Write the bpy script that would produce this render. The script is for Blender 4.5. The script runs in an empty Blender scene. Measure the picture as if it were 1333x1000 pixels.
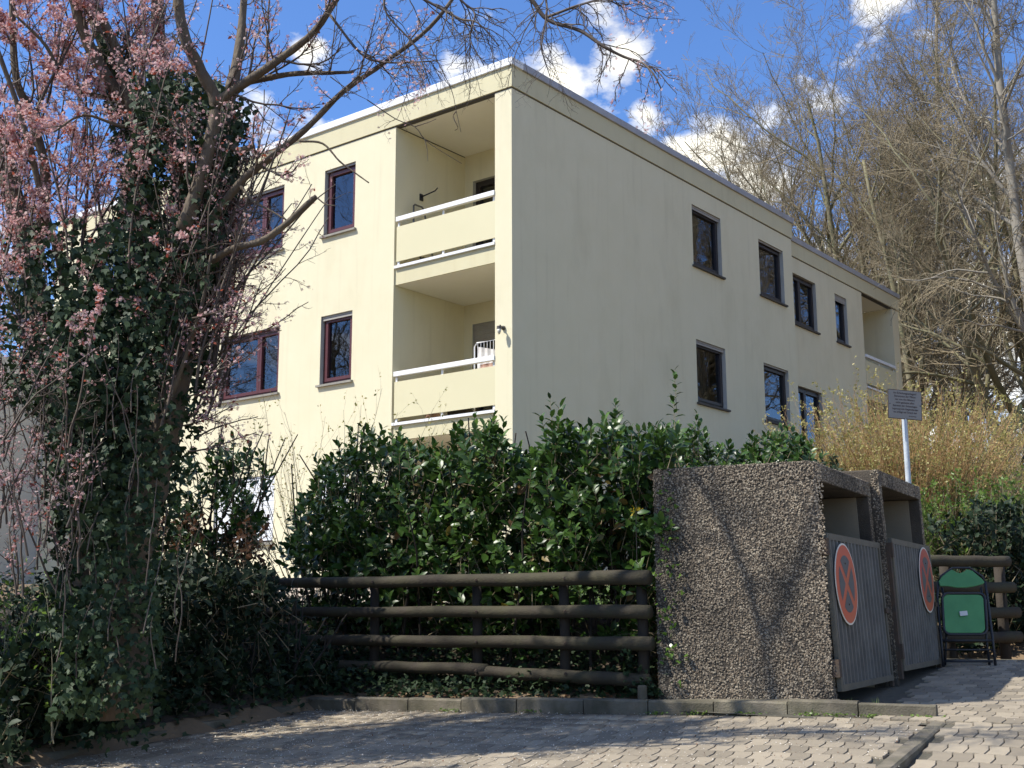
import bpy, math, random
import numpy as np
random.seed(11)
RNG = np.random.default_rng(11)
C = bpy.context.scene.collection
sc = bpy.context.scene

# ------------------------------------------------------------------ camera
F, PITCH, ROLL, YAW = 1557.2, math.radians(10.719), math.radians(-0.182), math.radians(-38.120)
CAM = np.array([11.191, -14.273, 0.837])
RT = np.array([math.cos(YAW), -math.sin(YAW), 0.0])
FW = np.array([math.sin(YAW), math.cos(YAW), 0.0])
cd = bpy.data.cameras.new('camera'); cam = bpy.data.objects.new('camera', cd); C.objects.link(cam)
cd.sensor_width = 36; cd.lens = F / 1333 * 36; cd.clip_end = 1500; cd.clip_start = .1
from mathutils import Matrix, Vector
_f = Vector(FW * math.cos(PITCH)) + Vector((0, 0, math.sin(PITCH)))
_u = Vector((0, 0, math.cos(PITCH))) - Vector(FW) * math.sin(PITCH)
_r = Vector(RT)
_m = Matrix((_r, _u, -_f)).transposed()
cam.matrix_world = Matrix.Translation(Vector(CAM)) @ _m.to_4x4() @ Matrix.Rotation(-ROLL * -1, 4, 'Z')
sc.camera = cam

# ------------------------------------------------------------------ sun, sky
SUN_AZ, SUN_EL = 218.0, 52.0
sd = bpy.data.lights.new('sun', 'SUN'); sun = bpy.data.objects.new('sun', sd); C.objects.link(sun)
sd.energy = 3.1; sd.angle = math.radians(.55); sd.color = (1, .955, .87)
sv = Vector((math.sin(math.radians(SUN_AZ)) * math.cos(math.radians(SUN_EL)),
             math.cos(math.radians(SUN_AZ)) * math.cos(math.radians(SUN_EL)), math.sin(math.radians(SUN_EL))))
sun.rotation_euler = sv.to_track_quat('Z', 'Y').to_euler()
sc.view_settings.view_transform = 'Standard'; sc.view_settings.look = 'None'
sc.view_settings.gamma = 1; sc.view_settings.use_curve_mapping = False
sc.view_settings.exposure = 1.12
sc.cycles.max_bounces = 6; sc.cycles.transparent_max_bounces = 12

w = bpy.data.worlds.new("World"); sc.world = w; w.use_nodes = True
N = w.node_tree.nodes; L = w.node_tree.links
sky = N.new('ShaderNodeTexSky'); sky.sky_type = 'NISHITA'; sky.sun_disc = False
sky.sun_elevation = math.radians(SUN_EL); sky.sun_rotation = math.radians(SUN_AZ)
sky.air_density = 1.0; sky.dust_density = .35; sky.ozone_density = 2.5
def wn(t, **k):
    n = N.new(t)
    for a, b in k.items(): setattr(n, a, b)
    return n
def wmath(op, a, b=None, clamp=False):
    n = N.new('ShaderNodeMath'); n.operation = op; n.use_clamp = clamp
    for i, x in enumerate((a, b)):
        if x is None: continue
        if isinstance(x, (int, float)): n.inputs[i].default_value = x
        else: L.new(x, n.inputs[i])
    return n.outputs[0]
tc = N.new('ShaderNodeTexCoord')
def skyray(px, py):
    a = px - 666.5; b = py - 500; cr, sr = math.cos(ROLL), math.sin(ROLL)
    X = (a * cr + b * sr) / F; Yc = -(-a * sr + b * cr) / F
    d = X * RT + (math.cos(PITCH) - Yc * math.sin(PITCH)) * FW + np.array([0, 0, math.sin(PITCH) + Yc * math.cos(PITCH)])
    return d / np.linalg.norm(d)
# cumulus clouds: each a direction and an angular radius; the noise carves their outlines
mp = wn('ShaderNodeMapping'); mp.inputs['Scale'].default_value = (1, 1, 1.7); mp.inputs['Location'].default_value = (3.1, .7, .4); L.new(tc.outputs['Generated'], mp.inputs[0])
nz = wn('ShaderNodeTexNoise'); nz.inputs['Scale'].default_value = 7; nz.inputs['Detail'].default_value = 9; nz.inputs['Roughness'].default_value = .58
L.new(mp.outputs[0], nz.inputs['Vector'])
nb = wn('ShaderNodeTexNoise'); nb.inputs['Scale'].default_value = 2.6; nb.inputs['Detail'].default_value = 3
L.new(mp.outputs[0], nb.inputs['Vector'])
clouds = [(805, 55, .036), (780, 15, .04), (725, 90, .022), (842, 152, .016), (930, 190, .022), (900, 215, .025), (985, 260, .035), (1080, 320, .06),
          (1190, 340, .06), (1130, -18, .02), (395, 65, .016), (640, 195, .012), (1000, 330, .05), (1250, 250, .03)]
acc = None
for px, py, rad in clouds:
    d = skyray(px, py)
    vd = wn('ShaderNodeVectorMath', operation='DISTANCE'); L.new(tc.outputs['Generated'], vd.inputs[0]); vd.inputs[1].default_value = tuple(d)
    m = wmath('SUBTRACT', 1.0, wmath('DIVIDE', vd.outputs['Value'], rad * 1.6), True)
    acc = m if acc is None else wmath('MAXIMUM', acc, m)
# scattered fair weather cloud over the whole sky
gen = wmath('MULTIPLY', wmath('SUBTRACT', nb.outputs['Fac'], .50, False), 4.0, True)
acc = wmath('MAXIMUM', acc, gen)
cov = wmath('MULTIPLY', wmath('ADD', wmath('MULTIPLY', acc, .42), wmath('MULTIPLY', wmath('SUBTRACT', nz.outputs['Fac'], .58), 1.9)), 4.5, True)
nf = wmath('ADD', wmath('MULTIPLY', nz.outputs['Fac'], 9.0), 5.0)
ccol = wn('ShaderNodeCombineColor')
L.new(nf, ccol.inputs[0]); L.new(wmath('MULTIPLY', nf, .95), ccol.inputs[1]); L.new(wmath('MULTIPLY', nf, .80), ccol.inputs[2])
tint = wn('ShaderNodeMix', data_type='RGBA', blend_type='MULTIPLY'); tint.inputs[0].default_value = 1
L.new(sky.outputs[0], tint.inputs[6]); tint.inputs[7].default_value = (.70, .955, 1.33, 1)
mx = wn('ShaderNodeMix', data_type='RGBA'); L.new(wmath('MULTIPLY', cov, .9), mx.inputs[0]); L.new(tint.outputs[2], mx.inputs[6]); L.new(ccol.outputs[0], mx.inputs[7])
L.new(mx.outputs[2], N['Background'].inputs[0]); N['Background'].inputs[1].default_value = .076

# ------------------------------------------------------------------ helpers
def ray(px, py):
    a = px - 666.5; b = py - 500; cr, sr = math.cos(ROLL), math.sin(ROLL)
    X = (a * cr + b * sr) / F; Yc = -(-a * sr + b * cr) / F
    z = math.cos(PITCH) - Yc * math.sin(PITCH); up = math.sin(PITCH) + Yc * math.cos(PITCH)
    return X / z * RT + FW + np.array([0, 0, up / z])
def at(px, py, D):          # a place in the world seen in the photo at (px, py), D metres ahead
    return CAM + ray(px, py) * D
TH = math.radians(12)
BU = np.array([math.cos(TH), math.sin(TH), 0]); BV = np.array([-math.sin(TH), math.cos(TH), 0]); BA = np.array([7.68, -6.22, 0])
def boxp(s, q, z=0.0): return BA + s * BU + q * BV + np.array([0, 0, z])
def st(x, y):
    dx, dy = x - BA[0], y - BA[1]
    return dx * BU[0] + dy * BU[1], -(dx * BV[0] + dy * BV[1])

class MB:
    def __init__(s): s.v = []; s.f = []; s.n = 0
    def add(s, v, f):
        v = np.asarray(v, float).reshape(-1, 3)
        s.v.append(v)
        for q in f: s.f.append(tuple(int(i) + s.n for i in q))
        s.n += len(v); return s
    def box(s, x0, x1, y0, y1, z0, z1, M=None):
        v = np.array([(x, y, z) for z in (z0, z1) for y in (y0, y1) for x in (x0, x1)], float)
        if M is not None: v = np.array([M(*p) for p in v])
        return s.add(v, [(0, 2, 3, 1), (4, 5, 7, 6), (0, 1, 5, 4), (2, 6, 7, 3), (0, 4, 6, 2), (1, 3, 7, 5)])
    def quad(s, a, b, c, d): return s.add([a, b, c, d], [(0, 1, 2, 3)])
    def tube(s, pts, rad, k=8, cap=True):
        pts = np.asarray(pts, float); n = len(pts)
        rad = np.broadcast_to(np.asarray(rad, float), (n,))
        t = np.gradient(pts, axis=0); t /= np.linalg.norm(t, axis=1)[:, None] + 1e-12
        ref = np.array([0, 0, 1.]) if abs(t[0][2]) < .9 else np.array([1., 0, 0])
        a = np.cross(t, ref); a /= np.linalg.norm(a, axis=1)[:, None] + 1e-12; b = np.cross(t, a)
        an = np.arange(k) * 2 * math.pi / k
        v = pts[:, None] + rad[:, None, None] * (a[:, None] * np.cos(an)[None, :, None] + b[:, None] * np.sin(an)[None, :, None])
        f = []
        for i in range(n - 1):
            for j in range(k):
                j2 = (j + 1) % k; f.append((i * k + j, i * k + j2, (i + 1) * k + j2, (i + 1) * k + j))
        if cap: f.append(tuple(range(k))[::-1]); f.append(tuple((n - 1) * k + j for j in range(k)))
        return s.add(v.reshape(-1, 3), f)
    def build(s, name, mat, parent=None, smooth=False, bevel=0):
        me = bpy.data.meshes.new(name)
        v = np.concatenate(s.v) if s.v else np.zeros((0, 3))
        me.from_pydata(v.tolist(), [], s.f); me.update()
        if smooth: me.polygons.foreach_set('use_smooth', [True] * len(me.polygons))
        o = link(name, me, mat, parent)
        if bevel:
            m = o.modifiers.new('b', 'BEVEL'); m.width = bevel; m.segments = 2; m.limit_method = 'ANGLE'
        return o
def link(name, me, mat=None, parent=None):
    if mat is not None and not me.materials: me.materials.append(mat)
    o = bpy.data.objects.new(name, me); C.objects.link(o)
    if parent is not None: put(o, parent)
    return o
def put(o, parent):
    o.parent = parent
    m = Matrix.LocRotScale(parent.location, parent.rotation_euler, parent.scale) if parent.parent is None else None
    o.matrix_parent_inverse = m.inverted() if m is not None else Matrix()
def thing(name, label, cat, loc=(0, 0, 0), group=None):
    o = bpy.data.objects.new(name, None); C.objects.link(o); o.location = Vector([float(x) for x in loc]); o.empty_display_size = .2
    o['label'] = label; o['category'] = cat
    if group: o['group'] = group
    return o
def tag(o, label, cat, group=None):
    o['label'] = label; o['category'] = cat
    if group: o['group'] = group
    return o
def mesh_np(name, V, Fc, smooth=False, mats=None, midx=None):
    me = bpy.data.meshes.new(name)
    k = Fc.shape[1]; nf = len(Fc)
    me.vertices.add(len(V)); me.vertices.foreach_set('co', np.ascontiguousarray(V, np.float32).ravel())
    me.loops.add(nf * k); me.loops.foreach_set('vertex_index', np.ascontiguousarray(Fc, np.int32).ravel())
    me.polygons.add(nf); me.polygons.foreach_set('loop_start', np.arange(0, nf * k, k, dtype=np.int32))
    me.polygons.foreach_set('loop_total', np.full(nf, k, np.int32))
    if smooth: me.polygons.foreach_set('use_smooth', np.ones(nf, bool))
    for m in mats or []: me.materials.append(m)
    if midx is not None: me.polygons.foreach_set('material_index', np.asarray(midx, np.int32))
    me.update(calc_edges=True); return me

# ------------------------------------------------------------------ materials
def mat(name, base=(.5, .5, .5), rough=.7, var=None, scale=8., bump=0., bscale=60., metal=0., spec=.5, detail=6, extra=None):
    m = bpy.data.materials.new(name); m.use_nodes = True
    nt = m.node_tree; n = nt.nodes; l = nt.links; bs = n['Principled BSDF']
    bs.inputs['Roughness'].default_value = rough; bs.inputs['Metallic'].default_value = metal; bs.inputs['Specular IOR Level'].default_value = spec
    bs.inputs['Base Color'].default_value = (*base, 1)
    tcn = n.new('ShaderNodeTexCoord'); co = tcn.outputs['Object']
    if var:
        t = n.new('ShaderNodeTexNoise'); t.inputs['Scale'].default_value = scale; t.inputs['Detail'].default_value = detail; t.inputs['Roughness'].default_value = .6
        l.new(co, t.inputs['Vector'])
        r = n.new('ShaderNodeValToRGB'); r.color_ramp.elements[0].position = .32; r.color_ramp.elements[1].position = .68
        r.color_ramp.elements[0].color = (*base, 1); r.color_ramp.elements[1].color = (*var, 1)
        l.new(t.outputs['Fac'], r.inputs[0]); l.new(r.outputs[0], bs.inputs['Base Color'])
    if bump:
        t2 = n.new('ShaderNodeTexNoise'); t2.inputs['Scale'].default_value = bscale; t2.inputs['Detail'].default_value = 5
        l.new(co, t2.inputs['Vector'])
        b = n.new('ShaderNodeBump'); b.inputs['Strength'].default_value = bump; b.inputs['Distance'].default_value = .01
        l.new(t2.outputs['Fac'], b.inputs['Height']); l.new(b.outputs[0], bs.inputs['Normal'])
    if extra: extra(m, n, l, bs, co)
    return m
def leafmat(name, cols, rough=.4, trans=.25, spec=.5):
    """leaf colours vary leaf by leaf (random per island), some light passes through"""
    m = bpy.data.materials.new(name); m.use_nodes = True; nt = m.node_tree; n = nt.nodes; l = nt.links
    bs = n['Principled BSDF']; bs.inputs['Roughness'].default_value = rough; bs.inputs['Specular IOR Level'].default_value = spec
    g = n.new('ShaderNodeNewGeometry'); oi = n.new('ShaderNodeObjectInfo')
    ad = n.new('ShaderNodeMath'); ad.operation = 'ADD'; l.new(g.outputs['Random Per Island'], ad.inputs[0]); l.new(oi.outputs['Random'], ad.inputs[1])
    fr = n.new('ShaderNodeMath'); fr.operation = 'FRACT'; l.new(ad.outputs[0], fr.inputs[0])
    r = n.new('ShaderNodeValToRGB'); r.color_ramp.interpolation = 'LINEAR'
    els = r.color_ramp.elements
    while len(els) < len(cols): els.new(.5)
    for i, c in enumerate(cols): els[i].position = i / (len(cols) - 1); els[i].color = (*c, 1)
    l.new(fr.outputs[0], r.inputs[0]); l.new(r.outputs[0], bs.inputs['Base Color'])
    if trans:
        tr = n.new('ShaderNodeBsdfTranslucent'); mxs = n.new('ShaderNodeMixShader'); mxs.inputs[0].default_value = trans
        l.new(r.outputs[0], tr.inputs[0]); l.new(bs.outputs[0], mxs.inputs[1]); l.new(tr.outputs[0], mxs.inputs[2])
        l.new(mxs.outputs[0], n['Material Output'].inputs[0])
    return m
def stucco_extra(m, n, l, bs, co):
    # faint streaks and blotches of dirt over the render, fine trowelled relief
    old = bs.inputs['Base Color'].links[0].from_socket
    t = n.new('ShaderNodeTexNoise'); t.inputs['Scale'].default_value = .9; t.inputs['Detail'].default_value = 8; t.inputs['Roughness'].default_value = .65
    mpn = n.new('ShaderNodeMapping'); mpn.inputs['Scale'].default_value = (1, 1, .45); l.new(co, mpn.inputs[0]); l.new(mpn.outputs[0], t.inputs['Vector'])
    r = n.new('ShaderNodeValToRGB'); r.color_ramp.elements[0].position = .52; r.color_ramp.elements[1].position = .80
    r.color_ramp.elements[0].color = (1, 1, 1, 1); r.color_ramp.elements[1].color = (.88, .87, .84, 1)
    l.new(t.outputs['Fac'], r.inputs[0])
    mm = n.new('ShaderNodeMix'); mm.data_type = 'RGBA'; mm.blend_type = 'MULTIPLY'; mm.inputs[0].default_value = 1
    l.new(old, mm.inputs[6]); l.new(r.outputs[0], mm.inputs[7])
    t3 = n.new('ShaderNodeTexNoise'); t3.inputs['Scale'].default_value = 3.2; t3.inputs['Detail'].default_value = 6; mp3 = n.new('ShaderNodeMapping'); mp3.inputs['Scale'].default_value = (2.2, 2.2, .14)
    l.new(co, mp3.inputs[0]); l.new(mp3.outputs[0], t3.inputs['Vector'])
    r3 = n.new('ShaderNodeValToRGB'); r3.color_ramp.elements[0].position = .56; r3.color_ramp.elements[1].position = .78; r3.color_ramp.elements[0].color = (1, 1, 1, 1); r3.color_ramp.elements[1].color = (.80, .785, .75, 1)
    l.new(t3.outputs['Fac'], r3.inputs[0])
    m3 = n.new('ShaderNodeMix'); m3.data_type = 'RGBA'; m3.blend_type = 'MULTIPLY'; m3.inputs[0].default_value = .4
    l.new(mm.outputs[2], m3.inputs[6]); l.new(r3.outputs[0], m3.inputs[7]); l.new(m3.outputs[2], bs.inputs['Base Color'])
M = {}
M['stucco'] = mat('stucco', (.715, .655, .45), .9, (.745, .683, .48), 1.6, .55, 140, extra=stucco_extra)
M['fascia'] = mat('fascia', (.63, .575, .37), .85, (.59, .535, .345), 1.3, .3, 90, extra=stucco_extra)
M['panel'] = mat('balcony_panel', (.62, .57, .365), .7, (.65, .595, .385), .8, .1, 80)
M['white_metal'] = mat('white_metal', (.80, .80, .80), .45, (.74, .74, .73), 3, .05, 30)
M['grey_metal'] = mat('grey_metal', (.42, .41, .42), .5, (.34, .33, .33), 2, .1, 40, metal=.2)
M['frame'] = mat('dark_red_frame', (.105, .028, .028), .4, (.085, .024, .024), 12)
M['darkframe'] = mat('dark_brown_frame', (.03, .022, .022), .4, (.02, .016, .016), 12)
M['sill'] = mat('sill_stone', (.30, .28, .23), .8, (.22, .21, .18), 9, .3, 60)
M['sill_dark'] = mat('sill_slate', (.085, .075, .062), .8, (.06, .055, .05), 9, .3, 60)
M['jamb'] = mat('reveal_plaster', (.46, .45, .41), .85, (.40, .39, .35), 5)
M['shutter'] = mat('shutter', (.36, .34, .30), .6, (.30, .28, .25), 5)
M['shutter_white'] = mat('shutter_white', (.78, .80, .82), .5)
M['dark'] = mat('room_dark', (.055, .05, .045), .95)
M['curtain'] = mat('curtain', (.22, .20, .165), .9, (.12, .11, .09), 9, .4, 20)
M['netcurtain'] = mat('net_curtain', (.5, .5, .5), .9, (.38, .38, .38), 14)
def glass():
    m = bpy.data.materials.new('window_glass'); m.use_nodes = True; nt = m.node_tree; n = nt.nodes; l = nt.links
    n.remove(n['Principled BSDF'])
    tr = n.new('ShaderNodeBsdfTransparent'); tr.inputs[0].default_value = (.72, .74, .74, 1)
    gl = n.new('ShaderNodeBsdfGlossy'); gl.inputs['Roughness'].default_value = .015; gl.inputs[0].default_value = (.92, .94, 1, 1)
    fr = n.new('ShaderNodeFresnel'); fr.inputs['IOR'].default_value = 2.0
    t = n.new('ShaderNodeTexNoise'); t.inputs['Scale'].default_value = 1.1; tcn = n.new('ShaderNodeTexCoord'); l.new(tcn.outputs['Object'], t.inputs['Vector'])
    b = n.new('ShaderNodeBump'); b.inputs['Strength'].default_value = .12; b.inputs['Distance'].default_value = .02; l.new(t.outputs['Fac'], b.inputs['Height']); l.new(b.outputs[0], gl.inputs['Normal'])
    ms = n.new('ShaderNodeMixShader'); l.new(fr.outputs[0], ms.inputs[0]); l.new(tr.outputs[0], ms.inputs[1]); l.new(gl.outputs[0], ms.inputs[2])
    l.new(ms.outputs[0], n['Material Output'].inputs[0]); return m
M['glass'] = glass()
def bark(name, a, b, sc_=18):
    def ex(m, n, l, bs, co):
        mpn = n.new('ShaderNodeMapping'); mpn.inputs['Scale'].default_value = (1, 1, .25); l.new(co, mpn.inputs[0])
        t = n.new('ShaderNodeTexNoise'); t.inputs['Scale'].default_value = sc_ * 2; t.inputs['Detail'].default_value = 6; l.new(mpn.outputs[0], t.inputs['Vector'])
        bb = n.new('ShaderNodeBump'); bb.inputs['Strength'].default_value = .8; bb.inputs['Distance'].default_value = .02
        l.new(t.outputs['Fac'], bb.inputs['Height']); l.new(bb.outputs[0], bs.inputs['Normal'])
    return mat(name, a, .85, b, sc_ * .35, extra=ex)
M['bark'] = bark('plum_bark', (.085, .062, .042), (.14, .105, .065))
M['twig'] = mat('plum_twig', (.075, .055, .042), .75, (.12, .09, .065), 6)
M['oakbark'] = bark('oak_bark', (.24, .205, .125), (.15, .145, .07), 6)
M['birchbark'] = bark('birch_bark', (.30, .27, .21), (.22, .19, .15), 6)
M['oaktwig'] = mat('oak_twig', (.28, .22, .135), .8, (.20, .165, .10), 2)
M['oakbud'] = leafmat('oak_bud', [(.22, .17, .11), (.30, .23, .13)], .7, .3)
M['pink'] = leafmat('pink_blossom', [(.76, .44, .44), (.84, .62, .59), (.64, .31, .31), (.84, .68, .65), (.46, .16, .13)], .6, .45, .2)
M['redleaf'] = leafmat('young_red_leaf', [(.30, .06, .04), (.42, .11, .06), (.20, .045, .035)], .5, .4)
M['ivy'] = leafmat('ivy_leaf', [(.017, .034, .013), (.024, .047, .016), (.038, .066, .022), (.013, .028, .012)], .6, .12, .3)
M['laurel'] = leafmat('laurel_leaf', [(.028, .065, .012), (.042, .095, .017), (.07, .13, .024), (.02, .048, .012)], .36, .2, .4)
M['laurel_young'] = leafmat('laurel_young_leaf', [(.10, .19, .03), (.14, .24, .045)], .3, .35, .6)
M['oldleaf'] = leafmat('old_leaf', [(.22, .19, .03), (.17, .09, .03), (.12, .14, .03)], .5, .3)
M['rhodo'] = leafmat('rhododendron_leaf', [(.016, .03, .012), (.024, .044, .016), (.01, .022, .009)], .58, .10, .3)
M['brownleaf'] = leafmat('brown_leaf', [(.16, .07, .03), (.22, .10, .04), (.09, .04, .02)], .6, .3)
M['forsythia'] = leafmat('budding_leaf', [(.44, .37, .13), (.34, .33, .10), (.50, .40, .17)], .5, .4)
M['tan_twig'] = mat('tan_twig', (.46, .28, .12), .7, (.30, .18, .09), 5)
M['pale_twig'] = mat('pale_twig', (.25, .22, .13), .7, (.18, .15, .09), 5)
M['greenleaf'] = leafmat('light_green_leaf', [(.12, .20, .03), (.18, .28, .05), (.09, .15, .03)], .45, .4)
M['paver'] = mat('paver_concrete', (.40, .335, .24), .9, (.28, .235, .17), 5, .5, 160)
def rndobj(m, lo=.8, hi=1.15):
    nt = m.node_tree; n = nt.nodes; l = nt.links; bs = n['Principled BSDF']; old = bs.inputs['Base Color'].links[0].from_socket
    g = n.new('ShaderNodeNewGeometry'); oi = n.new('ShaderNodeObjectInfo')
    ad = n.new('ShaderNodeMath'); ad.operation = 'ADD'; l.new(g.outputs['Random Per Island'], ad.inputs[0]); l.new(oi.outputs['Random'], ad.inputs[1])
    fr = n.new('ShaderNodeMath'); fr.operation = 'FRACT'; l.new(ad.outputs[0], fr.inputs[0])
    mr = n.new('ShaderNodeMapRange'); l.new(fr.outputs[0], mr.inputs[0]); mr.inputs[3].default_value = lo; mr.inputs[4].default_value = hi
    mm = n.new('ShaderNodeVectorMath'); mm.operation = 'SCALE'; l.new(old, mm.inputs[0]); l.new(mr.outputs[0], mm.inputs['Scale']); l.new(mm.outputs[0], bs.inputs['Base Color'])
rndobj(M['paver'], .7, 1.2)
M['joint'] = mat('paving_joint_sand', (.07, .062, .045), .95, (.11, .10, .07), 20, .5, 60)
M['kerb'] = mat('kerb_concrete', (.27, .23, .17), .9, (.15, .135, .085), 7, .6, 90); rndobj(M['kerb'], .7, 1.05)
M['soil'] = mat('soil', (.17, .115, .065), .95, (.24, .17, .10), 1.5, .8, 40)
M['humus'] = mat('humus', (.045, .033, .022), .95, (.08, .058, .038), 9, .8, 40)
M['lawn'] = mat('lawn_soil', (.07, .11, .025), .95, (.05, .08, .02), 4, .6, 40)
M['gravel'] = mat('pink_gravel', (.42, .35, .28), .95, (.28, .23, .19), 60, .6, 120)
M['rail'] = mat('rail_wood', (.036, .026, .017), .85, (.052, .046, .022), 5, .5, 50)
M['postwood'] = mat('post_wood', (.045, .034, .024), .9, (.03, .024, .018), 9, .5, 60)
M['mortar'] = mat('pebbledash_mortar', (.11, .09, .066), .95, (.07, .058, .044), 6, .8, 90)
M['pebble'] = leafmat('pebble', [(.17, .125, .078), (.29, .225, .15), (.46, .385, .275), (.10, .075, .05), (.22, .16, .10)], .6, 0)
def dirt(m, sc_=1.6, lo=.45, p0=.38, p1=.62):
    nt = m.node_tree; n = nt.nodes; l = nt.links; bs = n['Principled BSDF']; old = bs.inputs['Base Color'].links[0].from_socket
    t = n.new('ShaderNodeTexNoise'); t.inputs['Scale'].default_value = sc_; t.inputs['Detail'].default_value = 7; t.inputs['Roughness'].default_value = .65
    tcn = n.new('ShaderNodeTexCoord'); mpn = n.new('ShaderNodeMapping'); mpn.inputs['Scale'].default_value = (1, 1, .55); l.new(tcn.outputs['Object'], mpn.inputs[0]); l.new(mpn.outputs[0], t.inputs['Vector'])
    mr = n.new('ShaderNodeMapRange'); l.new(t.outputs['Fac'], mr.inputs[0]); mr.inputs[1].default_value = p0; mr.inputs[2].default_value = p1; mr.inputs[3].default_value = lo; mr.inputs[4].default_value = 1
    mm = n.new('ShaderNodeVectorMath'); mm.operation = 'SCALE'; l.new(old, mm.inputs[0]); l.new(mr.outputs[0], mm.inputs['Scale']); l.new(mm.outputs[0], bs.inputs['Base Color'])
dirt(M['pebble']); dirt(M['mortar']); dirt(M['kerb'], 3, .55); dirt(M['paver'], 1.3, .72)
M['ceiling'] = mat('ceiling_lightened', (.84, .80, .70), .9, (.80, .76, .66), 1.5, .2, 90)  # paler than the wall render, standing in for light bounced onto the soffits
M['innerwall'] = mat('inner_wall', (.30, .25, .175), .9, (.24, .20, .14), 2, .2, 60)
M['zinc'] = mat('galvanised_sheet', (.17, .16, .14), .6, (.10, .093, .08), 5, .15, 30, metal=.25)
M['gateframe'] = mat('gate_frame', (.16, .14, .10), .7, (.11, .10, .075), 8, .3, 60, metal=.2)
M['rust'] = mat('rusty_hinge', (.05, .04, .03), .8, (.085, .05, .028), 16, .4, 60)
M['signred'] = mat('sign_red', (.60, .075, .02), .5, (.48, .10, .025), 2.2)
M['signred2'] = mat('sign_dark_red', (.42, .02, .022), .5, (.46, .10, .03), 1.4)
M['signblue'] = mat('sign_faded_blue', (.06, .062, .07), .5, (.085, .08, .075), 4)
M['signrim'] = mat('sign_white_rim', (.72, .66, .56), .5)
M['green'] = mat('green_plastic', (.055, .22, .065), .45, (.07, .26, .08), 7, .05, 40)
M['black'] = mat('black_steel', (.016, .017, .02), .45)
M['paper'] = mat('label_paper', (.6, .6, .56), .7)
M['plate'] = mat('sign_plate', (.30, .27, .235), .55, (.26, .24, .21), 5)
M['plateframe'] = mat('sign_plate_edge', (.08, .05, .035), .6)
M['ink'] = mat('sign_ink', (.075, .055, .05), .7)
M['pole'] = mat('sign_pole', (.58, .62, .64), .5, (.45, .48, .5), 14, .2, 40, metal=.1)
M['wire'] = mat('white_wire', (.8, .8, .8), .4)
M['cloth'] = mat('cloth', (.70, .67, .62), .9, (.58, .55, .50), 9, .3, 30)
M['clothred'] = mat('striped_cloth', (.40, .18, .11), .9, (.55, .42, .34), 22)
M['lamp_metal'] = mat('lamp_metal', (.10, .085, .07), .4, metal=.5)
M['glassbowl'] = mat('lamp_bowl', (.62, .58, .48), .3)
M['yellow'] = leafmat('yellow_petal', [(.75, .50, .03), (.8, .6, .05)], .5, .3)
M['houseplant'] = leafmat('houseplant_leaf', [(.42, .34, .12), (.50, .40, .16), (.34, .30, .10)], .5, .3)
M['pinkthing'] = mat('pink_bloom', (.45, .10, .14), .7)
M['moss'] = mat('moss', (.12, .13, .03), .95)
M['shade_wall'] = mat('grey_neighbour_wall', (.46, .46, .44), .9, (.42, .42, .40), 3, .2, 60)

# ------------------------------------------------------------------ ground
def sm(x): x = np.clip(x, 0, 1); return x * x * (3 - 2 * x)
def street_z(s, t):
    return .16 + .025 * np.clip(s, -9, 0) - (.085 - .041 * sm((np.asarray(s) + 1.2) / -2.9)) * np.clip(t, 0, 13)
def drive_z(s, t):     # the drive on the right lies lower than the paved yard at the front, level with it at the box
    return .16 - .125 * np.clip(t - .3, 0, 7) + .05 * np.clip(-t, 0, 6)
def edge_s(t): return .78 - .075 * (t - .3)
def gz(x, y):
    x = np.asarray(x, float); y = np.asarray(y, float)
    dx, dy = x - BA[0], y - BA[1]
    s = dx * BU[0] + dy * BU[1]; t = -(dx * BV[0] + dy * BV[1]); q = -t
    dl = np.maximum(q, -4.2 - s)
    base = street_z(s, np.maximum(t, 0))
    zl = base + .02 + np.where(dl > 0, .06 + (.80 - base - .06) * sm(dl / 1.5) + .05 * sm((dl - 1.5) / 4) + .36 * sm((dl - 6.2) / 1.2), 0)
    dr = q - 4.3
    zr = np.where(s > edge_s(t), drive_z(s, t), street_z(s, t)) + np.where(dr > 0, .75 * sm(dr / 2.5) + .05 * np.clip(dr - 2, 0, 60), 0)
    k = sm((s + 1.5) / .3)
    z = zl * (1 - k) + zr * k
    inst = ((dl <= 0) & (s < -1.2)) | ((s >= -1.2) & (dr <= 0))
    z = z - np.where(inst, .07, 0)
    far = np.hypot(x - 4, y + 4)
    z = z + .03 * (np.sin(x * 2.1 + 1) * np.cos(y * 1.7)) * sm((np.where(s < -1.4, dl, dr) - .2) / 2)
    return z + 3.0 * sm((y - 20) / 60) * sm((x + 20) / 30)
def axis_pts(c, near, step, far, n2):
    a = np.arange(0, near, step); b = near * (far / near) ** (np.arange(0, n2 + 1) / n2)
    h = np.concatenate([a, b]); return np.concatenate([c - h[::-1][:-1], c + h])
gx = axis_pts(5.0, 9, .16, 420, 34); gy = axis_pts(-4.0, 9, .16, 420, 34)
X, Y = np.meshgrid(gx, gy); V = np.stack([X, Y, gz(X, Y)], -1).reshape(-1, 3); nx = len(gx); ny = len(gy)
i, j = np.meshgrid(np.arange(nx - 1), np.arange(ny - 1)); i = i.ravel(); j = j.ravel()
Fc = np.stack([j * nx + i, j * nx + i + 1, (j + 1) * nx + i + 1, (j + 1) * nx + i], 1)
g = link('ground', mesh_np('ground', V, Fc, True, [M['soil']])); g['kind'] = 'structure'

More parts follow.
